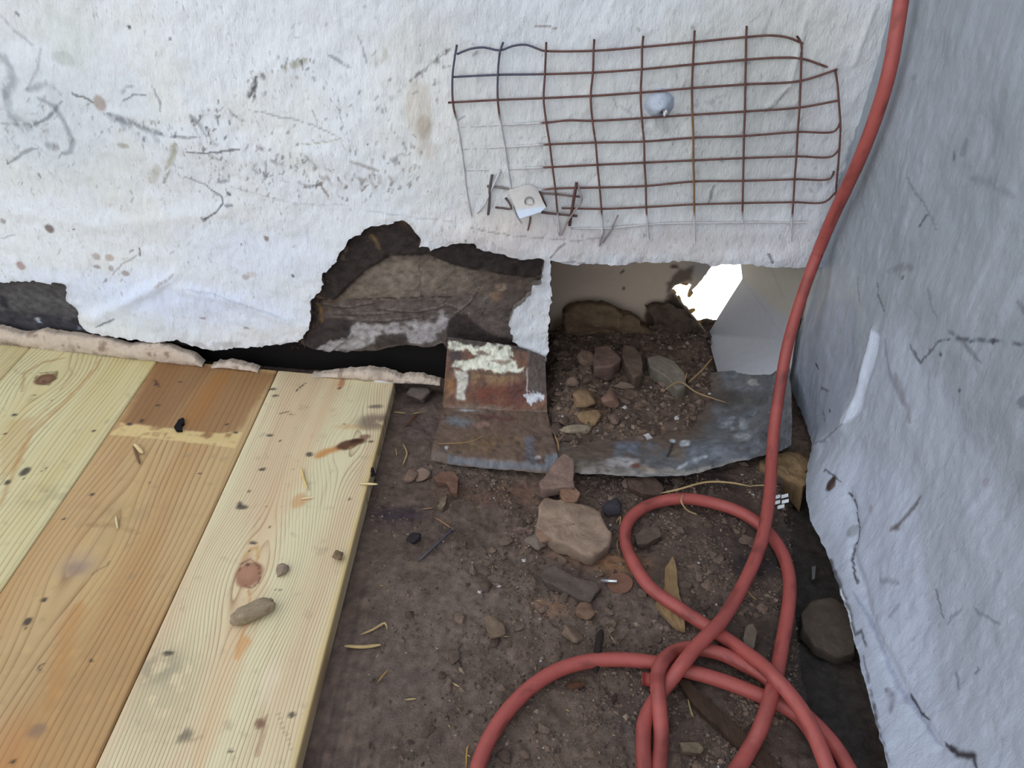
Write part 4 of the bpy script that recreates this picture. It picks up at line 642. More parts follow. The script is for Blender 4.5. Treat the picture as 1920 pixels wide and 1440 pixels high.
def slab(name, pts, z, th, col, seed, mt=None, fn=None, nrm=(0, 0, 1), rough=.002, step=.004, dark=.7, jam=.0016):
    fn = fn or (lambda a, b: onz(a, b, z)); P = np.array([fn(*q) for q in pts]); P = np.concatenate((P, P[:1])); out = []
    for a, b in zip(P[:-1], P[1:]):
        n = max(2, int(np.linalg.norm(b-a)/step))
        for k in range(n): out.append(a+(b-a)*k/n)
    P = np.array(out); n = len(P); N = np.asarray(nrm, float); c = P.mean(0); rows = []; R = [(1.0, -.99, 0), (1.01, -.55, 0), (1.0, -.2, 0), (.965, 0, 1), (.9, 0, 1), (.82, 0, 1), (.73, 0, 1), (.63, 0, 1), (.52, 0, 1), (.4, 0, 1), (.28, 0, 1), (.15, 0, 1), (.02, 0, 1)]
    a_ = np.arange(n)
    for i, (s, h, t) in enumerate(R):
        q = c+(P-c)*s; j = (fbm(a_*.45, a_*0+i*.35, seed, 2)-.5)*jam*2*(1 if s > .9 else 0); dirv = (P-c)/np.maximum(np.linalg.norm(P-c, axis=1), 1e-6)[:, None]
        q = q+dirv*j[:, None]; e = (fbm(q[:, 0]/.011+q[:, 2]/.013, q[:, 1]/.011+q[:, 2]/.008, seed+1, 4)-.5)*rough*2*t
        rows.append(q+N*(h*th+e)[:, None])
    V = np.concatenate(rows); i = np.arange(len(V)).reshape(len(R), n); j = np.roll(i, -1, 1)
    Fq = np.stack((i[:-1], j[:-1], j[1:], i[1:]), -1).reshape(-1, 4)
    h = fbm(V[:, 0]/.006+V[:, 2]/.006, V[:, 1]/.006+V[:, 2]/.003, seed+2); h2 = fbm(V[:, 0]/.0022+V[:, 2]/.003, V[:, 1]/.0022+V[:, 2]/.002, seed+4, 3); C = L(*col)[None]*(.55+.5*h+.4*h2)[:, None]; C[:3*n] *= dark
    return mk(name, V, Fq, mt or M_stone, None, C, loc=c)
def tube(pts, r, ns=8, flat=1.0, taper=False):
    P = np.asarray(pts, float); n = len(P); T = np.gradient(P, axis=0); T /= np.maximum(np.linalg.norm(T, axis=1), 1e-9)[:, None]
    up = np.array((0, 0, 1.)); A = np.cross(T, up); bad = np.linalg.norm(A, axis=1) < .2; A[bad] = np.cross(T[bad], (0, 1., 0)); A /= np.linalg.norm(A, axis=1)[:, None]
    for k in range(1, n):
        if A[k]@A[k-1] < 0: A[k] *= -1
    B = np.cross(T, A); th = np.arange(ns)*2*math.pi/ns; rr = np.full(n, r) if np.isscalar(r) else np.asarray(r)
    V = (P[:, None]+rr[:, None, None]*(A[:, None]*np.cos(th)[None, :, None]+flat*B[:, None]*np.sin(th)[None, :, None])).reshape(-1, 3)
    i = np.arange(n*ns).reshape(n, ns); j = np.roll(i, -1, 1); Fq = np.stack((i[:-1], j[:-1], j[1:], i[1:]), -1).reshape(-1, 4)
    c = len(V); V = np.concatenate((V, P[:1], P[-1:])); f = [tuple(x) for x in Fq]+[(i[0, k], i[0, (k+1) % ns], c) for k in range(ns)]+[(i[-1, (k+1) % ns], i[-1, k], c+1) for k in range(ns)]
    return V, f
def crom(P, step=.003):
    P = [np.asarray(q, float) for q in P]; P = [2*P[0]-P[1]]+P+[2*P[-1]-P[-2]]; out = []
    for k in range(1, len(P)-2):
        p0, p1, p2, p3 = P[k-1:k+3]; n = max(2, int(np.linalg.norm(p2-p1)/step))
        t0 = 0; t1 = t0+max(np.linalg.norm(p1-p0), 1e-5)**.5; t2 = t1+max(np.linalg.norm(p2-p1), 1e-5)**.5; t3 = t2+max(np.linalg.norm(p3-p2), 1e-5)**.5
        for i in range(n):
            t = t1+(t2-t1)*i/n; a1 = (t1-t)/(t1-t0)*p0+(t-t0)/(t1-t0)*p1; a2 = (t2-t)/(t2-t1)*p1+(t-t1)/(t2-t1)*p2; a3 = (t3-t)/(t3-t2)*p2+(t-t2)/(t3-t2)*p3
            b1 = (t2-t)/(t2-t0)*a1+(t-t0)/(t2-t0)*a2; b2 = (t3-t)/(t3-t1)*a2+(t-t1)/(t3-t1)*a3; out.append((t2-t)/(t2-t1)*b1+(t-t1)/(t2-t1)*b2)
    out.append(P[-2]); return np.array(out)
def F0(px, py, dzz=0.0):            # a place on the sheathing
    q = onz(px, py, 0); z = float(fz(np.array([q[0]]), np.array([q[1]]))[0]); return onz(px, py, z+dzz)

# ------------------------------------------------------------------ red hose
def corner(px, py, o=.0115):        # in the corner, clear of both parapets
    d = ray(px, py); t = .9/d[1]
    while True:
        x, y, z = d[0]*t, d[1]*t, CH+d[2]*t
        if y <= float(Yw(x))-o-.003 and x <= float(Xr(y, z))-o-.003: return np.array((x, y, z))
        t *= .997
HR = .0062; z0, z1, z2 = .0072, .0205, .027
hz = lambda a, b, z: onz(a, b, z)
hp = [corner(1704, -90), corner(1690, 0), corner(1668, 130), corner(1645, 210), corner(1615, 290), corner(1588, 350), corner(1560, 410), ony(1535, 470, .757), ony(1512, 530, .748), ony(1492, 590, .737), ony(1475, 655, .722), ony(1462, 730, .695), ony(1452, 800, .664), hz(1447, 860, .032), hz(1444, 915, .026), hz(1438, 965, .024), hz(1426, 1020, .020), hz(1402, 1080, .014), hz(1375, 1130, .014), hz(1352, 1165, .017), hz(1328, 1190, .021), hz(1303, 1216, .021), hz(1280, 1245, .021), hz(1260, 1272, .015), hz(1242, 1294, .009), hz(1230, 1312, .0075), hz(1217, 1333, z0), hz(1208, 1360, z0), hz(1206, 1395, z0), hz(1209, 1445, z0), hz(1212, 1485, z0), hz(1224, 1502, z0), hz(1235, 1482, z0),
    hz(1236, 1440, z0), hz(1240, 1385, z0), hz(1238, 1340, .014), hz(1234, 1300, .021), hz(1233, 1268, .018), hz(1238, 1248, .020), hz(1248, 1235, .018), hz(1264, 1223, .010), hz(1288, 1216, z0), hz(1318, 1218, z0), hz(1355, 1227, z0), hz(1392, 1245, z0), hz(1430, 1266, z0), hz(1458, 1290, z0), hz(1484, 1316, z0), hz(1512, 1343, z0), hz(1538, 1368, z0), hz(1562, 1395, z0), hz(1590, 1440, z0), hz(1610, 1490, z0), hz(1600, 1520, z0), hz(1575, 1490, z0),
    hz(1552, 1440, .015), hz(1530, 1385, .020), hz(1505, 1335, .022), hz(1475, 1295, .024), hz(1455, 1273, .026), hz(1430, 1248, .021), hz(1400, 1225, .014), hz(1360, 1197, z0), hz(1322, 1172, z0), hz(1265, 1135, z0), hz(1218, 1100, z0), hz(1188, 1055, z0), hz(1172, 1010, z0), hz(1180, 975, z0), hz(1215, 948, z0), hz(1275, 935, .010), hz(1340, 944, z0), hz(1395, 964, z0), hz(1440, 998, z0), hz(1468, 1040, z0), hz(1480, 1085, .0065), hz(1478, 1140, z0), hz(1466, 1210, z0), hz(1456, 1265, .010), hz(1447, 1300, .018), hz(1428, 1360, .014), hz(1408, 1400, z0), hz(1382, 1442, z0), hz(1320, 1520, z0), hz(1150, 1590, z0), hz(950, 1560, z0), hz(893, 1490, z0),
    hz(896, 1440, z0), hz(916, 1388, z0), hz(950, 1335, z0), hz(1000, 1285, z0), hz(1050, 1255, z0), hz(1110, 1239, z0), hz(1175, 1237, z0), hz(1232, 1244, z0), hz(1285, 1257, z0), hz(1355, 1277, z0), hz(1425, 1304, .0065), hz(1467, 1322, .0065), hz(1500, 1345, .0065), hz(1535, 1395, .0065), hz(1555, 1450, .0065)]
C_ = crom(hp, .0035); V, f = tube(C_, HR, 14)
n_ = len(C_); m = fbm(np.arange(n_)/9, np.zeros(n_), 141); dk = sm(.66, .78, m)*.6
cc = L(156, 76, 70)[None]*(1-.35*dk)[:, None]*(.9+.2*fbm(np.arange(n_)/40, np.zeros(n_), 142))[:, None]; cc = np.concatenate((np.repeat(cc, 14, 0), cc[:1], cc[-1:]))
th = np.tile(np.arange(14)*2*math.pi/14, n_); g = fbm(np.repeat(np.arange(n_)/5, 14), th*1.2, 143); g = np.concatenate((g, (.5, .5))); cc = cc*(1-.35*sm(.6, .75, g))[:, None]
hose = mk('rubber_hose', V, f, M_hose, col=cc, loc=C_[0]); tag(hose, 'long red rubber hose hanging down the wall corner and coiled on the dirty sheathing', 'hose')
V, f = tube(crom([hz(1205, 1273, .0075), hz(1222, 1275, .0072), hz(1246, 1280, .0062)]), .0056, 12)
he = mk('hose_end', V, f, M_hose, col=np.tile(L(146, 66, 62), (len(V), 1)), loc=hz(1205, 1273, .0075)); tag(he, 'short red hose stub poking out left of the tangle', 'hose')

# ------------------------------------------------------------------ welded wire mesh on the wall
WV = [[(88, 130), (76, 200), (68, 270), (70, 390), (90, 490), (108, 600), (120, 690), (130, 780), (152, 905)], [(297, 118), (283, 155), (272, 265), (272, 380), (285, 490), (303, 590), (318, 690), (335, 800), (350, 890), (373, 932)], [(490, 118), (488, 158), (484, 262), (478, 370), (490, 480), (505, 575), (518, 680), (530, 775), (540, 880), (550, 985)], [(706, 105), (703, 157), (700, 255), (690, 360), (698, 472), (712, 570), (720, 670), (730, 772), (738, 868), (742, 960), (732, 1030)], [(927, 90), (922, 140), (920, 240), (915, 345), (920, 460), (930, 565), (932, 660), (938, 765), (940, 860), (950, 1010)], [(1158, 65), (1155, 118), (1150, 218), (1146, 325), (1148, 445), (1152, 548), (1152, 650), (1155, 745), (1156, 848), (1158, 1020)], [(1392, 45), (1390, 95), (1388, 197), (1386, 308), (1384, 430), (1380, 540), (1378, 640), (1376, 740), (1374, 842), (1372, 930)], [(1618, 90), (1638, 125), (1638, 190), (1635, 292), (1630, 412), (1622, 522), (1616, 630), (1608, 735), (1602, 838), (1595, 930), (1590, 1015)], [(1790, 240), (1800, 300), (1808, 400), (1814, 500), (1810, 590), (1803, 680), (1795, 770), (1793, 850), (1785, 930)]]
WH_ = [[(88, 172), (150, 148), (210, 142), (283, 155), (340, 135), (400, 130), (470, 155), (488, 158), (703, 157), (922, 140), (1155, 118), (1390, 95), (1500, 88), (1580, 98), (1645, 124)], [(65, 275), (272, 265), (484, 262), (700, 255), (920, 240), (1150, 218), (1388, 197), (1530, 188), (1638, 192), (1755, 230)], [(48, 390), (272, 378), (478, 370), (690, 360), (915, 345), (1146, 325), (1386, 308), (1635, 292), (1800, 240)], [(90, 500), (285, 490), (490, 480), (590, 470), (698, 472), (920, 460), (1148, 445), (1384, 430), (1630, 412), (1808, 380)], [(108, 600), (303, 590), (505, 578), (712, 570), (930, 565), (1152, 548), (1380, 540), (1622, 522), (1790, 517), (1812, 480)], [(120, 695), (318, 688), (518, 680), (720, 670), (932, 660), (1152, 650), (1378, 640), (1616, 632), (1780, 630), (1810, 595)], [(105, 800), (335, 795), (530, 777), (730, 772), (938, 765), (1155, 745), (1376, 742), (1608, 735), (1770, 730), (1785, 698)], [(560, 865), (738, 868), (940, 860), (1156, 848), (1374, 842), (1602, 838), (1745, 836), (1790, 795)], [(600, 955), (760, 955), (1000, 935), (1372, 930), (1440, 928), (1595, 930), (1670, 928)]]
wm = empty('wire_mesh', onw(1210, 250, 0)); tag(wm, 'rusty welded wire mesh fixed over the white wall above the drain opening', 'wire mesh')
RUST, BLU, PNT = L(104, 74, 68), L(84, 84, 100), L(196, 194, 196)
def wire(pts, vert):
    P = []
    for x, y in pts:
        emb = (1-float(sm(440, 500, x)))*float(sm(400, 500, y)) + float(sm(880, 960, y))*.9
        off = .0042-.0034*min(emb, 1)+(.0016 if vert else 0); P.append(onw(820+x/2.4, 30+y/2.4, off))
    C = crom(P, .004); rad = .00105; V, f = tube(C, rad, 7); q = proj(C); x = (q[:, 0]-820)*2.4; y = (q[:, 1]-30)*2.4
    emb = np.clip((1-sm(440, 500, x))*sm(400, 500, y)+sm(850, 930, y)*.8, 0, 1)+(fbm(x/30, y/30, 151)-.5)*.5
    blu = (1-sm(420, 500, x))*(1-sm(300, 400, y)); och = np.exp(-((x-1150)/30)**2)*sm(300, 500, y)*.6 if vert else x*0
    c = RUST[None]*(.75+.5*fbm(x/25, y/25, 152))[:, None]; c = c*(1-blu)[:, None]+BLU*blu[:, None]; c = c*(1-och)[:, None]+L(140, 106, 62)*och[:, None]; e = sm(.35, .65, emb)[:, None]; c = c*(1-e)+PNT*e
    return mk('wire', V, f, M_wire, wm, np.concatenate((np.repeat(c, 7, 0), c[:1], c[-1:])))
for w_ in WV: wire(w_, True)
for w_ in WH_: wire(w_, False)

# wire ends poking from the wall under the mesh, bent metal plate, coated stub
def cr6(a, b): return 860+a/6.4, 310+b/6.4
def wend(pts, r, col, label, offs):
    P = [onw(*cr6(a, b), o) for (a, b), o in zip(pts, offs)]; V, f = tube(crom(P, .004), r, 7); c = np.tile(L(*col), (len(V), 1))*(.8+.4*fbm(V[:, 0]/.004, V[:, 2]/.004, 161))[:, None]
    o = mk('wire_end', V, f, M_wire, None, c, loc=P[0]); tag(o, label, 'wire', 'loose wire ends under the mesh'); return o
wend([(400, 110), (375, 270), (370, 420), (352, 590)], .0014, (96, 84, 84), 'dark upright wire end left of the bent metal plate', (.003, .007, .006, .002))
wend([(500, 60), (450, 170), (390, 300), (290, 500), (220, 570)], .0011, (190, 190, 194), 'white-coated slanting wire end left of the bent metal plate', (.002, .006, .007, .005, .001))
wend([(340, 250), (470, 262), (600, 282)], .0013, (130, 120, 120), 'grey level wire end touching the plate top corner', (.003, .004, .003))
wend([(440, 505), (540, 515), (632, 522), (600, 440), (560, 390)], .0011, (98, 80, 78), 'dark hooked wire end at the plate lower left corner', (.003, .004, .004, .004, .003))
wend([(962, 320), (1000, 390), (1045, 495)], .0015, (92, 62, 58), 'short rusty wire end along the plate right edge', (.004, .005, .003))
wend([(975, 335), (1180, 348), (1380, 372), (1480, 378)], .0011, (112, 94, 92), 'long level wire end running right from the plate', (.003, .004, .004, .002))
wend([(1415, 205), (1395, 330), (1365, 510), (1345, 620), (1330, 720)], .0016, (88, 60, 58), 'thick dark rusty upright wire end right of the plate', (.004, .009, .008, .006, .002))
wend([(1430, 240), (1470, 370), (1470, 445), (1380, 560), (1300, 690), (1215, 845), (1195, 700)], .0011, (150, 138, 138), 'hooked wire end bent back like a V right of the plate', (.005, .010, .010, .008, .006, .004, .002))
wend([(1740, 780), (1710, 870), (1690, 965)], .0012, (150, 140, 140), 'wire tip curling below the fourth upright mesh wire', (.002, .006, .004))
wend([(1910, 600), (1830, 770), (1730, 930)], .0008, (140, 132, 132), 'thin slanting hair-like wire below the mesh', (.001, .003, .001))
wend([(990, 565), (1080, 575), (1180, 585), (1340, 600), (1420, 610)], .0013, (96, 76, 76), 'rusty level wire end running right from the plate bottom', (.003, .004, .004, .004, .002))
wend([(860, 620), (850, 690), (830, 780)], .0010, (110, 86, 82), 'short drooping wire tip beneath the plate', (.004, .003, .001))
def plt(u, v):
    A = np.array([[cr6(590, 285), cr6(955, 300)], [cr6(640, 420), cr6(1010, 430)], [cr6(690, 545), cr6(1050, 500)], [cr6(730, 640), cr6(985, 562)]]); of = [.003, .006, .010, .016]; P = np.zeros((len(u), 3))
    G = np.array([[onw(*A[i, j], of[i]+(.002 if j else 0)) for j in (0, 1)] for i in range(4)]); t = np.array((0, .4, .75, 1))
    for k in range(3): P[:, k] = np.interp(v, t, G[:, 0, k])*(1-u)+np.interp(v, t, G[:, 1, k])*u
    P[:, 1] -= .0025*np.sin(u*3)*(1-v)-.0015*(fbm(u/.3, v/.3, 171)-.5); P[:, 2] += .012*np.clip(u*(1-u)*4, 0, 1)*(1-v)**2*.9*u; return P
def pltc(V, u, v):
    c = np.tile(L(200, 195, 192), (len(V), 1)); k = sm(.68, .78, v)[:, None]; c = c*(1-k)+L(196, 206, 222)*k; r = np.hypot(u-.55, (v-.48)*1.1); a = (np.exp(-((r-.14)/.03)**2)*.7)[:, None]; return c*(1-a)+L(120, 112, 112)*a  # bluish lower bend has its light painted into the colour
pl = sheet('metal_plate', 30, 30, plt, pltc, M_sheet, (0, .0012, -.0004), rc=L(96, 66, 60)); tag(pl, 'small bent white-coated metal plate behind the lower left of the mesh', 'plate')
V, f = tube([onw(992+8.0*math.cos(t), 378+8.5*math.sin(t), .0095) for t in np.linspace(0, 2*math.pi, 20)], .0006, 6); mk('fixing_ring', V, f, M_wire, pl, np.tile(L(150, 146, 146), (len(V), 1))).location = -np.array(pl.location)
cx = onw(1234, 193, 0); nr_, na = 22, 40; V = []; C = []
for i in range(nr_):
    r = i/(nr_-1)
    for j in range(na):
        a = j*2*math.pi/na; R = .0175*r*(1+.12*(float(vn(a*1.2, 3, 9))-.5)); h = .015*(1-sm(.0, 1.0, r))**.8
        x = cx[0]+R*math.cos(a)+.003*(1-r); z = cx[2]+R*.95*math.sin(a)-.004*(1-r)**2
        dh = math.hypot(x-cx[0]-.004, z-cx[2]+.0065); h = float(h)-.006*math.exp(-(dh/.0035)**2)+float(fbm(x/.004, z/.004, 4)-.5)*.002
        V.append((x, float(Yw(x))-h+.001, z)); k = math.exp(-(dh/.0034)**2); C.append(L(178, 186, 200)*(1-k)+L(60, 60, 62)*k)
i = np.arange(nr_*na).reshape(nr_, na); j = np.roll(i, -1, 1)
st_ = mk('anchor_stub', V, np.stack((i[:-1], j[:-1], j[1:], i[1:]), -1).reshape(-1, 4), M_wall, None, np.array(C), loc=tuple(cx)); tag(st_, 'grey-white coated bulge with a torn tip poking through the wire mesh', 'wall stub')
lump('torn_tip', cx+np.array((.006, -.009, -.006)), (.0028, .003, .004), (214, 214, 212), 4, parent=None, mt=M_wall).parent = st_; D.objects['torn_tip'].location = (.006, -.009, -.006)

# ------------------------------------------------------------------ single lumps and scraps
def T(o, label, cat, group=None): return tag(o, label, cat, group)
T(slab('mortar_slab', [(1011, 948), (1024, 932), (1060, 935), (1096, 945), (1125, 962), (1147, 1000), (1143, 1022), (1110, 1043), (1095, 1040), (1065, 1022), (1045, 1018), (1003, 985)], .014, .013, (150, 127, 110), 3, rough=.0036, jam=.0026), 'large flat tan mortar slab lying in front of the drain pan', 'mortar')
T(slab('mortar_wedge', [(1042, 862), (1058, 850), (1076, 862), (1076, 912), (1050, 912), (1018, 918), (1012, 905), (1030, 880)], .020, .012, (138, 113, 102), 4, rough=.003), 'pinkish wedge of mortar leaning over the pan lip', 'mortar')
T(slab('mortar_flake', [(1050, 912), (1075, 908), (1088, 925), (1082, 938), (1060, 940), (1050, 928)], .016, .010, (140, 108, 88), 5), 'tan mortar flake touching the top of the large slab', 'mortar')
T(slab('mortar_flake', [(1002, 915), (1020, 908), (1034, 915), (1030, 928), (1014, 930), (1005, 926)], .008, .006, (112, 92, 82), 6), 'brown mortar flake left of the pinkish wedge', 'mortar')
T(slab('slate_chip', [(1010, 1070), (1040, 1060), (1066, 1078), (1118, 1092), (1124, 1102), (1105, 1127), (1085, 1122), (1050, 1102), (1020, 1090)], .006, .006, (94, 82, 75), 7, rough=.0026, jam=.003), 'dark grey layered slate chip beside the rusty washer', 'slate')
T(slab('round_slab', [(1502, 1150), (1520, 1126), (1560, 1120), (1596, 1135), (1606, 1185), (1604, 1226), (1570, 1231), (1530, 1210), (1506, 1180)], -.018, .012, (90, 79, 70), 8, rough=.002), 'rounded grey-brown slab lying in the gap by the grey wall', 'slab')
T(slab('mortar_chunk', [(1190, 1002), (1215, 985), (1238, 990), (1238, 1005), (1215, 1018), (1195, 1020)], .007, .007, (98, 84, 74), 9), 'brown mortar chunk inside the hose loop beside its left bend', 'mortar')
T(slab('mortar_chunk', [(1175, 895), (1225, 890), (1246, 915), (1240, 930), (1205, 925), (1180, 912)], .008, .008, (88, 70, 62), 10), 'flat reddish-brown chunk under the pan lip above the hose loop', 'mortar')
T(lump('mortar_roll', hz(475, 1146, TZ+.007), (.0190, .0072, .0058), (142, 126, 104), 3, rz=.55, rough=.28, sub=4, facets=False, square=.35), 'grey caterpillar-shaped mortar roll lying on the pine board', 'mortar')
T(lump('mortar_crumb', hz(527, 1070, TZ+.003), (.006, .006, .004), (140, 122, 106), 4), 'small round mortar crumb right of the lower knot', 'mortar')
T(lump('mortar_crumb', hz(634, 1043, TZ+.004), (.0055, .006, .0045), (124, 104, 82), 5), 'brown crumb near the outer edge of the last pine board', 'mortar')
T(slab('tar_flake', [(326, 800), (335, 786), (344, 782), (345, 792), (340, 796), (341, 806), (330, 806)], TZ+.004, .0035, (20, 18, 22), 11, jam=.0004, rough=.0005, step=.002), 'glossy black tar flake on the stained pine board', 'flake')
T(slab('stone', [(1115, 650), (1140, 645), (1165, 672), (1150, 685), (1115, 688), (1111, 672)], .030, .020, (122, 98, 88), 12, rough=.002), 'largest pinkish stone in the dirt of the drain opening', 'stone')
T(slab('stone', [(1170, 645), (1190, 648), (1204, 668), (1205, 700), (1188, 708), (1178, 690), (1166, 665)], .030, .018, (106, 88, 76), 13, rough=.002), 'upright brown stone right of the largest pinkish stone', 'stone')
T(lump('stone', onz(1100, 672, .026), (.011, .010, .010), (112, 92, 78), 14), 'small rounded stone left of the largest pinkish stone', 'stone')
T(slab('stone_sliver', [(1213, 668), (1235, 664), (1265, 676), (1285, 700), (1288, 722), (1270, 728), (1250, 705), (1218, 685)], .028, .018, (128, 118, 106), 15, rough=.001, jam=.0006), 'long smooth grey sliver of stone in the drain opening', 'stone')
T(lump('mortar_chunk', onz(1094, 742, .022), (.016, .015, .010), (128, 104, 80), 16), 'ochre mortar lump in the drain dirt below the dark crack', 'mortar')
T(lump('mortar_chunk', onz(1145, 752, .020), (.012, .012, .008), (120, 92, 80), 17), 'pinkish mortar lump right of the ochre one in the drain dirt', 'mortar')
T(lump('mortar_chunk', onz(1108, 782, .016), (.013, .011, .007), (130, 106, 80), 18), 'lower ochre mortar lump near the front of the drain dirt', 'mortar')
T(lump('mortar_ridge', onz(1075, 805, .014), (.018, .006, .005), (138, 124, 106), 19, rz=.1, rough=.4), 'pale ridged mortar bit just right of the rusty flap', 'mortar')
T(lump('mortar_chunk', onz(1072, 718, .018), (.007, .007, .008), (122, 102, 88), 20), 'small pointed mortar bit at the left end of the dark crack', 'mortar')
T(slab('rotten_board', [(1058, 590), (1085, 574), (1130, 570), (1175, 588), (1205, 606), (1238, 640), (1215, 658), (1160, 650), (1095, 645), (1055, 640)], 0, .020, (112, 92, 72), 21, mt=M_wood, fn=lambda a, b: ony(a, b, .898), nrm=(0, -1, .25), rough=.008, jam=.005, dark=.95), 'brown rotten board end standing at the back of the drain', 'wood')
T(slab('rotten_wood', [(1212, 575), (1232, 570), (1262, 574), (1285, 586), (1305, 606), (1328, 632), (1338, 668), (1343, 716), (1310, 720), (1285, 690), (1250, 680), (1228, 640), (1225, 600)], 0, .014, (84, 70, 60), 22, mt=M_wood, fn=lambda a, b: ony(a, b, .905), nrm=(0, -1, .2), rough=.012, jam=.006, dark=.95), 'dark crumbly rotten wood below the bright broken hole', 'wood')
for k, (x, y, rr) in enumerate([(1282, 530, .004), (1261, 545, .004), (1273, 560, .0035), (1293, 551, .0045), (1294, 585, .004), (1309, 604, .0035)]):
    o = lump('wood_splinter', ony(x, y, BY+.004), (rr*1.6, rr*.8, rr*.8), (176, 140, 88), 30+k, rz=0, rough=.4, sub=2, mt=M_wood, tilt=(0, .6*k)); tag(o, 'small splinter of rotten wood caught at the edge of the bright broken hole', 'splinter', 'splinters at the bright hole')  # bright yellow colour paints sunlight onto the splinters
T(slab('rotten_block', [(1420, 862), (1450, 850), (1480, 846), (1518, 856), (1516, 890), (1508, 920), (1490, 900), (1462, 886), (1424, 878)], .004, .030, (140, 114, 84), 23, mt=M_wood, rough=.006, jam=.004), 'ochre rotten wood block under the right end of the pan', 'wood')
T(slab('wood_chip', [(1247, 1062), (1262, 1042), (1270, 1068), (1270, 1100), (1283, 1140), (1286, 1185), (1262, 1172), (1240, 1145), (1232, 1128), (1246, 1100)], .003, .003, (142, 116, 84), 24, mt=M_wood, rough=.001, jam=.002), 'yellow-brown wood chip lying under the lower left of the hose loop', 'wood')
T(slab('wood_strip', [(1268, 1270), (1288, 1272), (1350, 1330), (1420, 1395), (1470, 1440), (1430, 1445), (1370, 1390), (1300, 1320)], .0045, .005, (66, 50, 40), 25, mt=M_wood, rough=.001), 'dark brown wood strip under the tangled hose', 'wood')
T(slab('stone_block', [(1398, 1172), (1412, 1168), (1420, 1185), (1414, 1218), (1398, 1214), (1393, 1195)], .010, .010, (104, 92, 80), 26), 'small tan upright block inside the lower right of the hose coil', 'stone')
T(slab('mortar_flake', [(1272, 1392), (1310, 1390), (1320, 1402), (1312, 1412), (1280, 1408)], .006, .005, (110, 96, 80), 27), 'tan mortar flake near the bottom edge beside the hose bend', 'mortar')
T(lump('mortar_chunk', F0(925, 1178, .004), (.009, .013, .006), (112, 95, 80), 28, rz=.3), 'lone brown mortar lump in the middle of the sheathing', 'mortar')
T(lump('mortar_chunk', F0(1097, 1148, .004), (.010, .009, .006), (112, 88, 72), 29), 'brown mortar lump below the slate chip', 'mortar')
T(lump('mortar_chunk', F0(1073, 1190, .003), (.007, .010, .005), (114, 96, 82), 30, rz=.5), 'small tan mortar lump left of the black spike', 'mortar')
T(slab('mortar_flake', [(812, 893), (828, 882), (850, 885), (860, 895), (858, 925), (845, 922), (838, 905), (820, 902)], .008, .007, (112, 84, 70), 31), 'brown mortar flake in front of the rusty flap left part', 'mortar')
T(lump('mortar_chunk', F0(792, 892, .004), (.011, .008, .006), (124, 104, 92), 32), 'pale lump of a pair left of the brown flake', 'mortar')
T(lump('mortar_chunk', F0(770, 893, .004), (.008, .007, .005), (118, 96, 84), 33), 'smaller outer lump of a pair left of the brown flake', 'mortar')
T(slab('mortar_flake', [(826, 935), (838, 928), (836, 945), (828, 954), (820, 948)], .006, .006, (120, 104, 86), 34), 'tan pointed flake above the nail', 'mortar')
T(lump('mortar_chunk', F0(1005, 1012, .005), (.013, .010, .007), (112, 100, 90), 35, rough=.35), 'crumbly grey lump against the left corner of the large slab', 'mortar')
T(lump('mortar_chunk', F0(1017, 1004, .008), (.009, .006, .005), (124, 98, 82), 36, rz=-.4), 'small reddish lump on the left corner of the large slab', 'mortar')
T(lump('dark_clod', F0(1148, 950, .005), (.008, .011, .006), (58, 54, 60), 37), 'blackish clod between the large slab and the hose loop', 'clod')
T(lump('mortar_chunk', F0(1210, 1010, .004), (.009, .007, .005), (104, 86, 76), 38), 'small crumb touching the left bend of the hose loop', 'mortar')
T(lump('dirt_clod', onz(783, 738, .006), (.018, .013, .008), (98, 86, 80), 39), 'grey dirt clod between the last pine board and the flap', 'clod')
T(lump('tar_clod', hz(696, 887, TZ-.004), (.005, .006, .005), (32, 28, 32), 40), 'black tar clod at the outer edge of the last pine board', 'clod')
T(lump('tar_clod', F0(778, 1010, .003), (.008, .006, .004), (44, 38, 40), 41), 'dark clod beside the nail shaft', 'clod')

# nail, washer, spikes, plastic
nl = [F0(783, 1054, .0035), F0(848, 993, .0045)]; a, b = nl; dv = (b-a)/np.linalg.norm(b-a)
V, f = tube([a, a+dv*.004, a+dv*.006, b-dv*.0012, b-dv*.0010, b], [.0002, .0012, .00135, .00135, .0013, .0013], 10)
o = mk('nail', V, f, M_steel, None, np.tile(L(104, 100, 108), (len(V), 1)), loc=tuple(a)); T(o, 'grey steel nail lying on the dusty sheathing', 'nail')
V, f = tube([b-dv*.0012, b+dv*.0002], .0032, 12); mk('head', V, f, M_steel, None, np.tile(L(120, 116, 122), (len(V), 1)), smooth=False).parent = o; D.objects['head'].location = tuple(-a)
a = F0(1162, 1094, .0020); V, f = tube([a+np.array((0, 0, -.0008)), a+np.array((0, 0, .0008))], .012, 24); V[:, 2] += (V[:, 0]-a[0])*.12
o = mk('washer', V, f, M_wire, None, np.tile(L(112, 80, 66), (len(V), 1)), loc=tuple(a), smooth=False); T(o, 'round rusty metal washer on the sheathing beside the slate chip', 'washer')
V, f = tube([a+np.array((-.003, 0, .003)), a+np.array((-.018, .001, .003))], .0016, 8); mk('shank', V, f, M_steel, None, np.tile(L(210, 214, 220), (len(V), 1))).parent = o; D.objects['shank'].location = tuple(-a); tag(D.objects['shank'], 'bright nail shank')
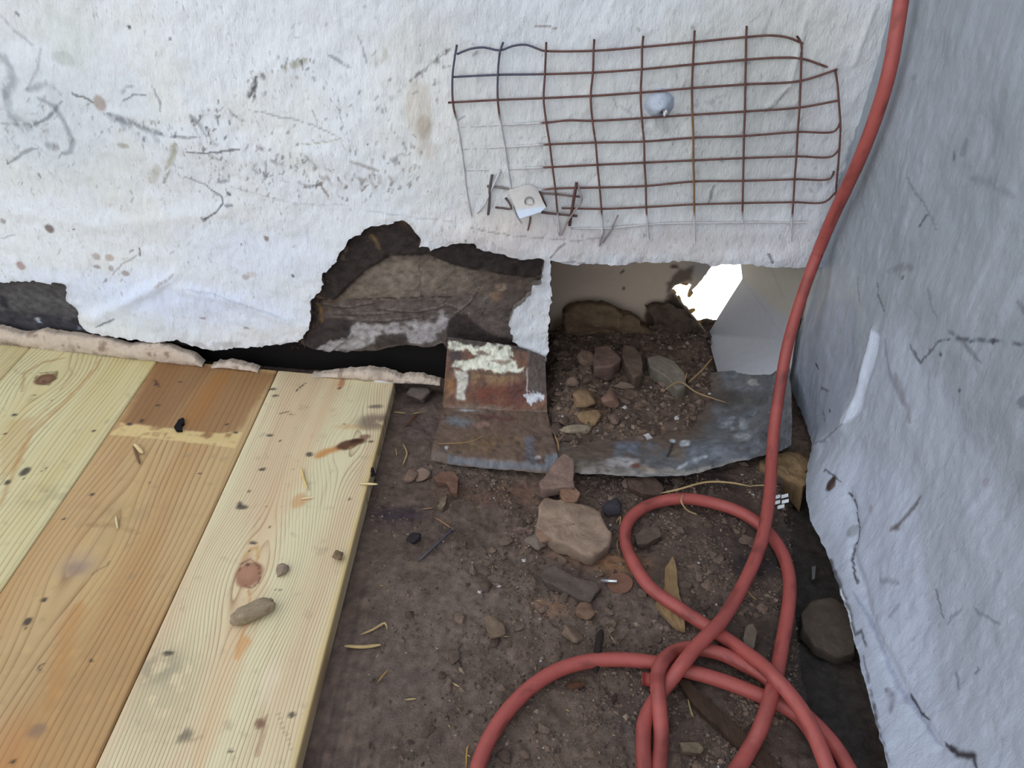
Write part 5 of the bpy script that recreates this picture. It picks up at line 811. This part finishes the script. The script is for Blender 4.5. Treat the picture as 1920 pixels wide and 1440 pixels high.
def spike(pts, r, col, label, cat='splinter', group=None, mt=None, name='splinter', zz=.003):
    P = [F0(*q, zz) if len(q) == 2 else onz(*q) for q in pts]; C = crom(P, .003); n = len(C); V, f = tube(C, r*np.sqrt(np.clip(1-(np.linspace(-1, 1, n)*.97)**4, .03, 1)), 7, .7)
    o = mk(name, V, f, mt or M_wood, None, np.tile(L(*col), (len(V), 1)), loc=tuple(P[0])); tag(o, label, cat, group); return o
spike([(1128, 1180, .018), (1122, 1215, .012), (1117, 1262, .004)], .0038, (40, 32, 30), 'black upright wood splinter crossing behind the hose strand')
spike([(1105, 1228), (1120, 1240)], .003, (48, 36, 32), 'short dark splinter touching the black one')
spike([(1060, 1288), (1095, 1282)], .0035, (84, 58, 44), 'brown splinter just below the hose strand')
spike([(1155, 1300), (1150, 1320)], .002, (60, 46, 40), 'tiny dark splinter right of the brown one')
spike([(1180, 1222), (1184, 1250)], .0022, (74, 60, 46), 'short upright splinter left of the tangle')
spike([(1195, 1240, .004), (1240, 1228, .006), (1252, 1224, .006)], .0016, (104, 76, 52), 'thin brown splinter behind the hose crossing')
for k, (x, y) in enumerate([(1450, 930), (1450, 940), (1465, 928), (1466, 938), (1458, 948)]):
    o = slab('plastic_bit', [(x, y), (x+13, y-3), (x+13, y+3), (x, y+6)], .010, .0008, (232, 236, 240), 50+k, mt=M_sheet, rough=.0002, jam=.0002, step=.003); tag(o, 'shiny white plastic scrap in the dark gap beside the hanging hose', 'plastic', 'plastic scraps by the hanging hose')
T(slab('plastic_strip', [(702, 711), (752, 714), (760, 717), (702, 714)], TZ+.002, .002, (236, 238, 244), 60, mt=M_sheet, rough=.0001, jam=.0001), 'thin white plastic strip at the end of the last pine board', 'plastic')
T(slab('glint_sliver', [(1522, 1062), (1530, 1060), (1528, 1085), (1523, 1086)], -.028, .002, (112, 112, 114), 61, mt=M_sheet, rough=.0002, jam=.0002), 'grey sliver added as a glint in the gap by the grey wall', 'sliver')  # sliver stands in for a glint on the dark board

def where(x, y):
    if y < 920: return 'in the shade under the lip of the pan' if x > 1050 else 'just in front of the rusty flap'
    if x > 1180 and y < 1160: return 'inside the upper part of the hose loop' if y < 1030 else 'inside the lower part of the hose loop' 
    if y < 1060: return 'near the large mortar slab' if x > 980 else 'on the dust near the nail'
    if y < 1230: return 'between the slate chip and the hose strand' if x > 1000 else 'left of the lone brown lump'
    return 'under the tangled hose' if x > 1200 else 'enclosed by the big hose bend at the bottom' if x > 950 else 'outside the big hose bend at the bottom'
# straw and twigs
ST = (172, 148, 106)
def straw(pts, label, group=None, col=ST, r=.0010, zz=.0025): return spike(pts, r*.8, col, label, 'straw', group, M_straw, 'straw', zz)
b_ = TZ+.0022
straw([(1238, 925, .012), (1270, 918, .016), (1325, 904, .014), (1370, 905, .012), (1408, 912, .010)], 'long curved straw arching above the hose loop', r=.0016)
straw([(1405, 911, .010), (1450, 908, .012), (1440, 906, .012)], 'straw end reaching behind the hanging hose', r=.0010)
straw([(1280, 928, .016), (1278, 942, .020), (1288, 956, .012), (1306, 965, .006)], 'thin straw bent over the top of the hose loop', r=.0012)
straw([(1155, 980), (1163, 968), (1162, 985)], 'short straw at the right corner of the large slab')
straw([(1165, 1000), (1157, 1020), (1162, 1040)], 'hair-thin straw left of the hose loop', r=.0006)
straw([(790, 955), (812, 952)], 'upper straw of two left of the nail head', col=(150, 120, 90))
straw([(815, 970), (832, 980), (848, 992)], 'straw pointing at the nail head', col=(140, 106, 80), r=.0012)
straw([(646, 1211), (680, 1213), (714, 1209)], 'flat pale straw on the sheathing beside the last pine board', r=.0022)
straw([(676, 1190), (700, 1180), (722, 1168), (726, 1180)], 'forked straw above the flat pale one', r=.0014)
straw([(706, 1282), (722, 1262), (728, 1256)], 'short slanting straw on the left sheathing', col=(150, 118, 72))
straw([(758, 1312), (780, 1310)], 'short level straw on the lower left sheathing')
straw([(848, 1280), (862, 1288)], 'short curved straw left of the big hose bend')
straw([(874, 1440), (876, 1405), (878, 1398)], 'straw at the bottom edge beside the hose bend', col=(160, 128, 66))
straw([(672, 906, b_), (708, 908, b_+.001)], 'pale stick jutting over the last pine board edge', r=.0018, col=(206, 186, 140))
straw([(563, 935, b_), (588, 932, b_)], 'level pale straw of a pair on the last pine board', r=.0014, col=(224, 200, 158))
straw([(565, 878, b_), (572, 905, b_), (578, 918, b_)], 'upright pale straw of a pair on the last pine board', r=.0018, col=(206, 178, 120))
straw([(217, 968, b_), (221, 992, b_)], 'short pale straw on the tan pine board', r=.0014, col=(206, 190, 150))
straw([(250, 836, b_), (262, 870, b_)], 'grey-brown stick below the light stain band', r=.0018, col=(112, 86, 66))
straw([(252, 832, b_), (268, 850, b_)], 'pale wood chip below the light stain band', r=.0032, col=(206, 180, 134))
straw([(738, 772), (760, 775)], 'left piece of the pale straw pair beside the flap', r=.0012); straw([(772, 776), (788, 773)], 'right piece of the pale straw pair beside the flap', r=.0012)
straw([(760, 800), (775, 782), (785, 775)], 'reddish twig crossing the pale straw pair', r=.0014, col=(104, 66, 48))
straw([(756, 833), (763, 850), (755, 872)], 'curved ochre straw left of the flap', r=.0012); straw([(742, 840), (744, 855)], 'tiny straw left of the curved ochre one', r=.0008)
straw([(1240, 735, .030), (1275, 716, .032), (1305, 735, .030), (1362, 755, .026)], 'long bent ochre straw over the grey stone sliver', r=.0014, col=(146, 122, 88))
straw([(1290, 718, .034), (1315, 695, .040), (1335, 672, .046)], 'stiff ochre straw leaning toward the bright hole', r=.0014, col=(136, 112, 78))
straw([(1284, 715, .032), (1288, 698, .036)], 'short straw at the tip of the grey stone sliver', r=.0010, col=(136, 112, 78))
straw([(1040, 815, .014), (1046, 830, .013), (1048, 845, .013)], 'ochre straw at the right edge of the flap', r=.0012, col=(150, 120, 78))
straw([(820, 832, .016), (880, 828, .017), (905, 818, .017)], 'ochre straw lying on the flap', r=.0010, col=(142, 116, 80))
straw([(1290, 1310), (1296, 1335), (1300, 1345)], 'forked straw under the tangled hose', r=.0010, col=(150, 132, 96)); straw([(1400, 1105), (1412, 1120), (1420, 1125)], 'straw wisp inside the hose coil', r=.0010, col=(150, 122, 84))
for k in range(26):
    x = RNG.uniform(700, 1180); y = RNG.uniform(900, 1430); a = RNG.uniform(0, 6.3); l = RNG.uniform(5, 13)
    if 1000 < x < 1150 and y < 1050: continue
    q = [(x, y), (x+l*math.cos(a), y+l*math.sin(a)*.7)]; straw(q, 'tiny straw scrap '+where(x, y), 'straw scraps on the sheathing', (168, 146, 104), RNG.uniform(.0005, .0009))

# countable crumbs, then dust too small to pick apart
for k in range(150):
    if k < 60: x, y = RNG.uniform(830, 1430), RNG.uniform(895, 1160)
    elif k < 85: x, y = RNG.uniform(800, 1480), RNG.uniform(1160, 1430)
    elif k < 125: x, y = RNG.uniform(1035, 1320), RNG.uniform(640, 815)
    else: x, y = RNG.uniform(1035, 1240), RNG.uniform(640, 720)
    if 1000 < x < 1155 and 925 < y < 1045: continue
    r = RNG.uniform(.003, .0062)*(1.25 if k >= 85 else 1); g_ = RNG.uniform(.75, 1.15)
    c = F0(x, y, r*.2)
    if k >= 85:
        q = onz(x, y, .02); c = np.array((q[0], q[1], dz(q[0], q[1])+r*.3))
    o = lump('mortar_crumb', c, (r*RNG.uniform(.8, 1.5), r*RNG.uniform(.7, 1.2), r*.55), (100*g_, 84*g_, 74*g_), 200+k, rz=RNG.uniform(0, 3), rough=.35, sub=3)
    if k >= 85: w_, g2 = ('front' if y > 770 else 'middle' if y > 715 else 'back')+' part of the dirt in the drain opening', 'mortar crumbs in the drain opening'
    else: w_, g2 = where(x, y), 'mortar crumbs on the sheathing'
    tag(o, 'small brown mortar crumb '+('in the ' if k >= 85 else '')+w_, 'crumb', g2)
def dust(nm, N, samp, label, rr):
    V, Fc = ico(1); pts = []; C = []; sizes = []
    O = np.array([(1, 0, 0), (-1, 0, 0), (0, 1, 0), (0, -1, 0), (0, 0, 1), (0, 0, -1)], float); OF = np.array([(0, 2, 4), (2, 1, 4), (1, 3, 4), (3, 0, 4), (2, 0, 5), (1, 2, 5), (3, 1, 5), (0, 3, 5)])
    P = samp(N); n = len(P); r = rr*np.exp(RNG.normal(0, .5, n)); J = O[None]*(.5+RNG.random((n, 6, 1)))*r[:, None, None]*np.array((1.1, 1.1, .85))
    a = RNG.uniform(0, 6.28, n); R = np.zeros((n, 3, 3)); R[:, 0, 0] = np.cos(a); R[:, 0, 1] = -np.sin(a); R[:, 1, 0] = np.sin(a); R[:, 1, 1] = np.cos(a); R[:, 2, 2] = 1
    W = np.einsum('nij,nkj->nki', R, J)+P[:, None]; pal = np.array([L(108, 91, 80), L(90, 76, 68), L(124, 105, 92), L(70, 60, 56), L(146, 128, 114), L(190, 186, 186)]); ci = RNG.choice(6, n, p=(.36, .27, .22, .07, .07, .01))
    ff = (np.arange(n)[:, None, None]*6+OF[None]).reshape(-1, 3)
    o = mk(nm, W.reshape(-1, 3), ff, M_stone, None, np.repeat(pal[ci], 6, 0), smooth=False); tag(o, label, 'debris', kind='stuff')
def s1(N):
    x = RNG.uniform(690, 1500, N); y = RNG.uniform(870, 1440, N); w_ = sm(.35, .65, fbm(x/70, y/70, 301))*(.15+.85*(1-sm(900, 1150, y))+.4*sm(1000, 1300, x))*(.35+.65*sm(800, 950, x))+.04; k = (RNG.random(N) < w_) & (x > 745-(y-720)*.26+12); x, y = x[k], y[k]
    d = np.array([onz(a, b)[:2] for a, b in zip(x, y)]); return np.column_stack((d, fz(d[:, 0], d[:, 1])+.0004))
dust('debris', 42000, s1, 'fine crumbs and grit strewn over the dirty sheathing', .00085)
def s2(N):
    i = RNG.choice(np.nonzero(keep & (sd > 0))[0], N); return np.column_stack((X[i]+RNG.uniform(-.001, .001, N), Y[i]+RNG.uniform(-.001, .001, N), Z[i]+.0006))
X, Y, Z = S[:, 0], S[:, 1], Z
dust('grit', 2200, s2, 'fine grit and mortar bits on the dirt in the drain opening', .0016)
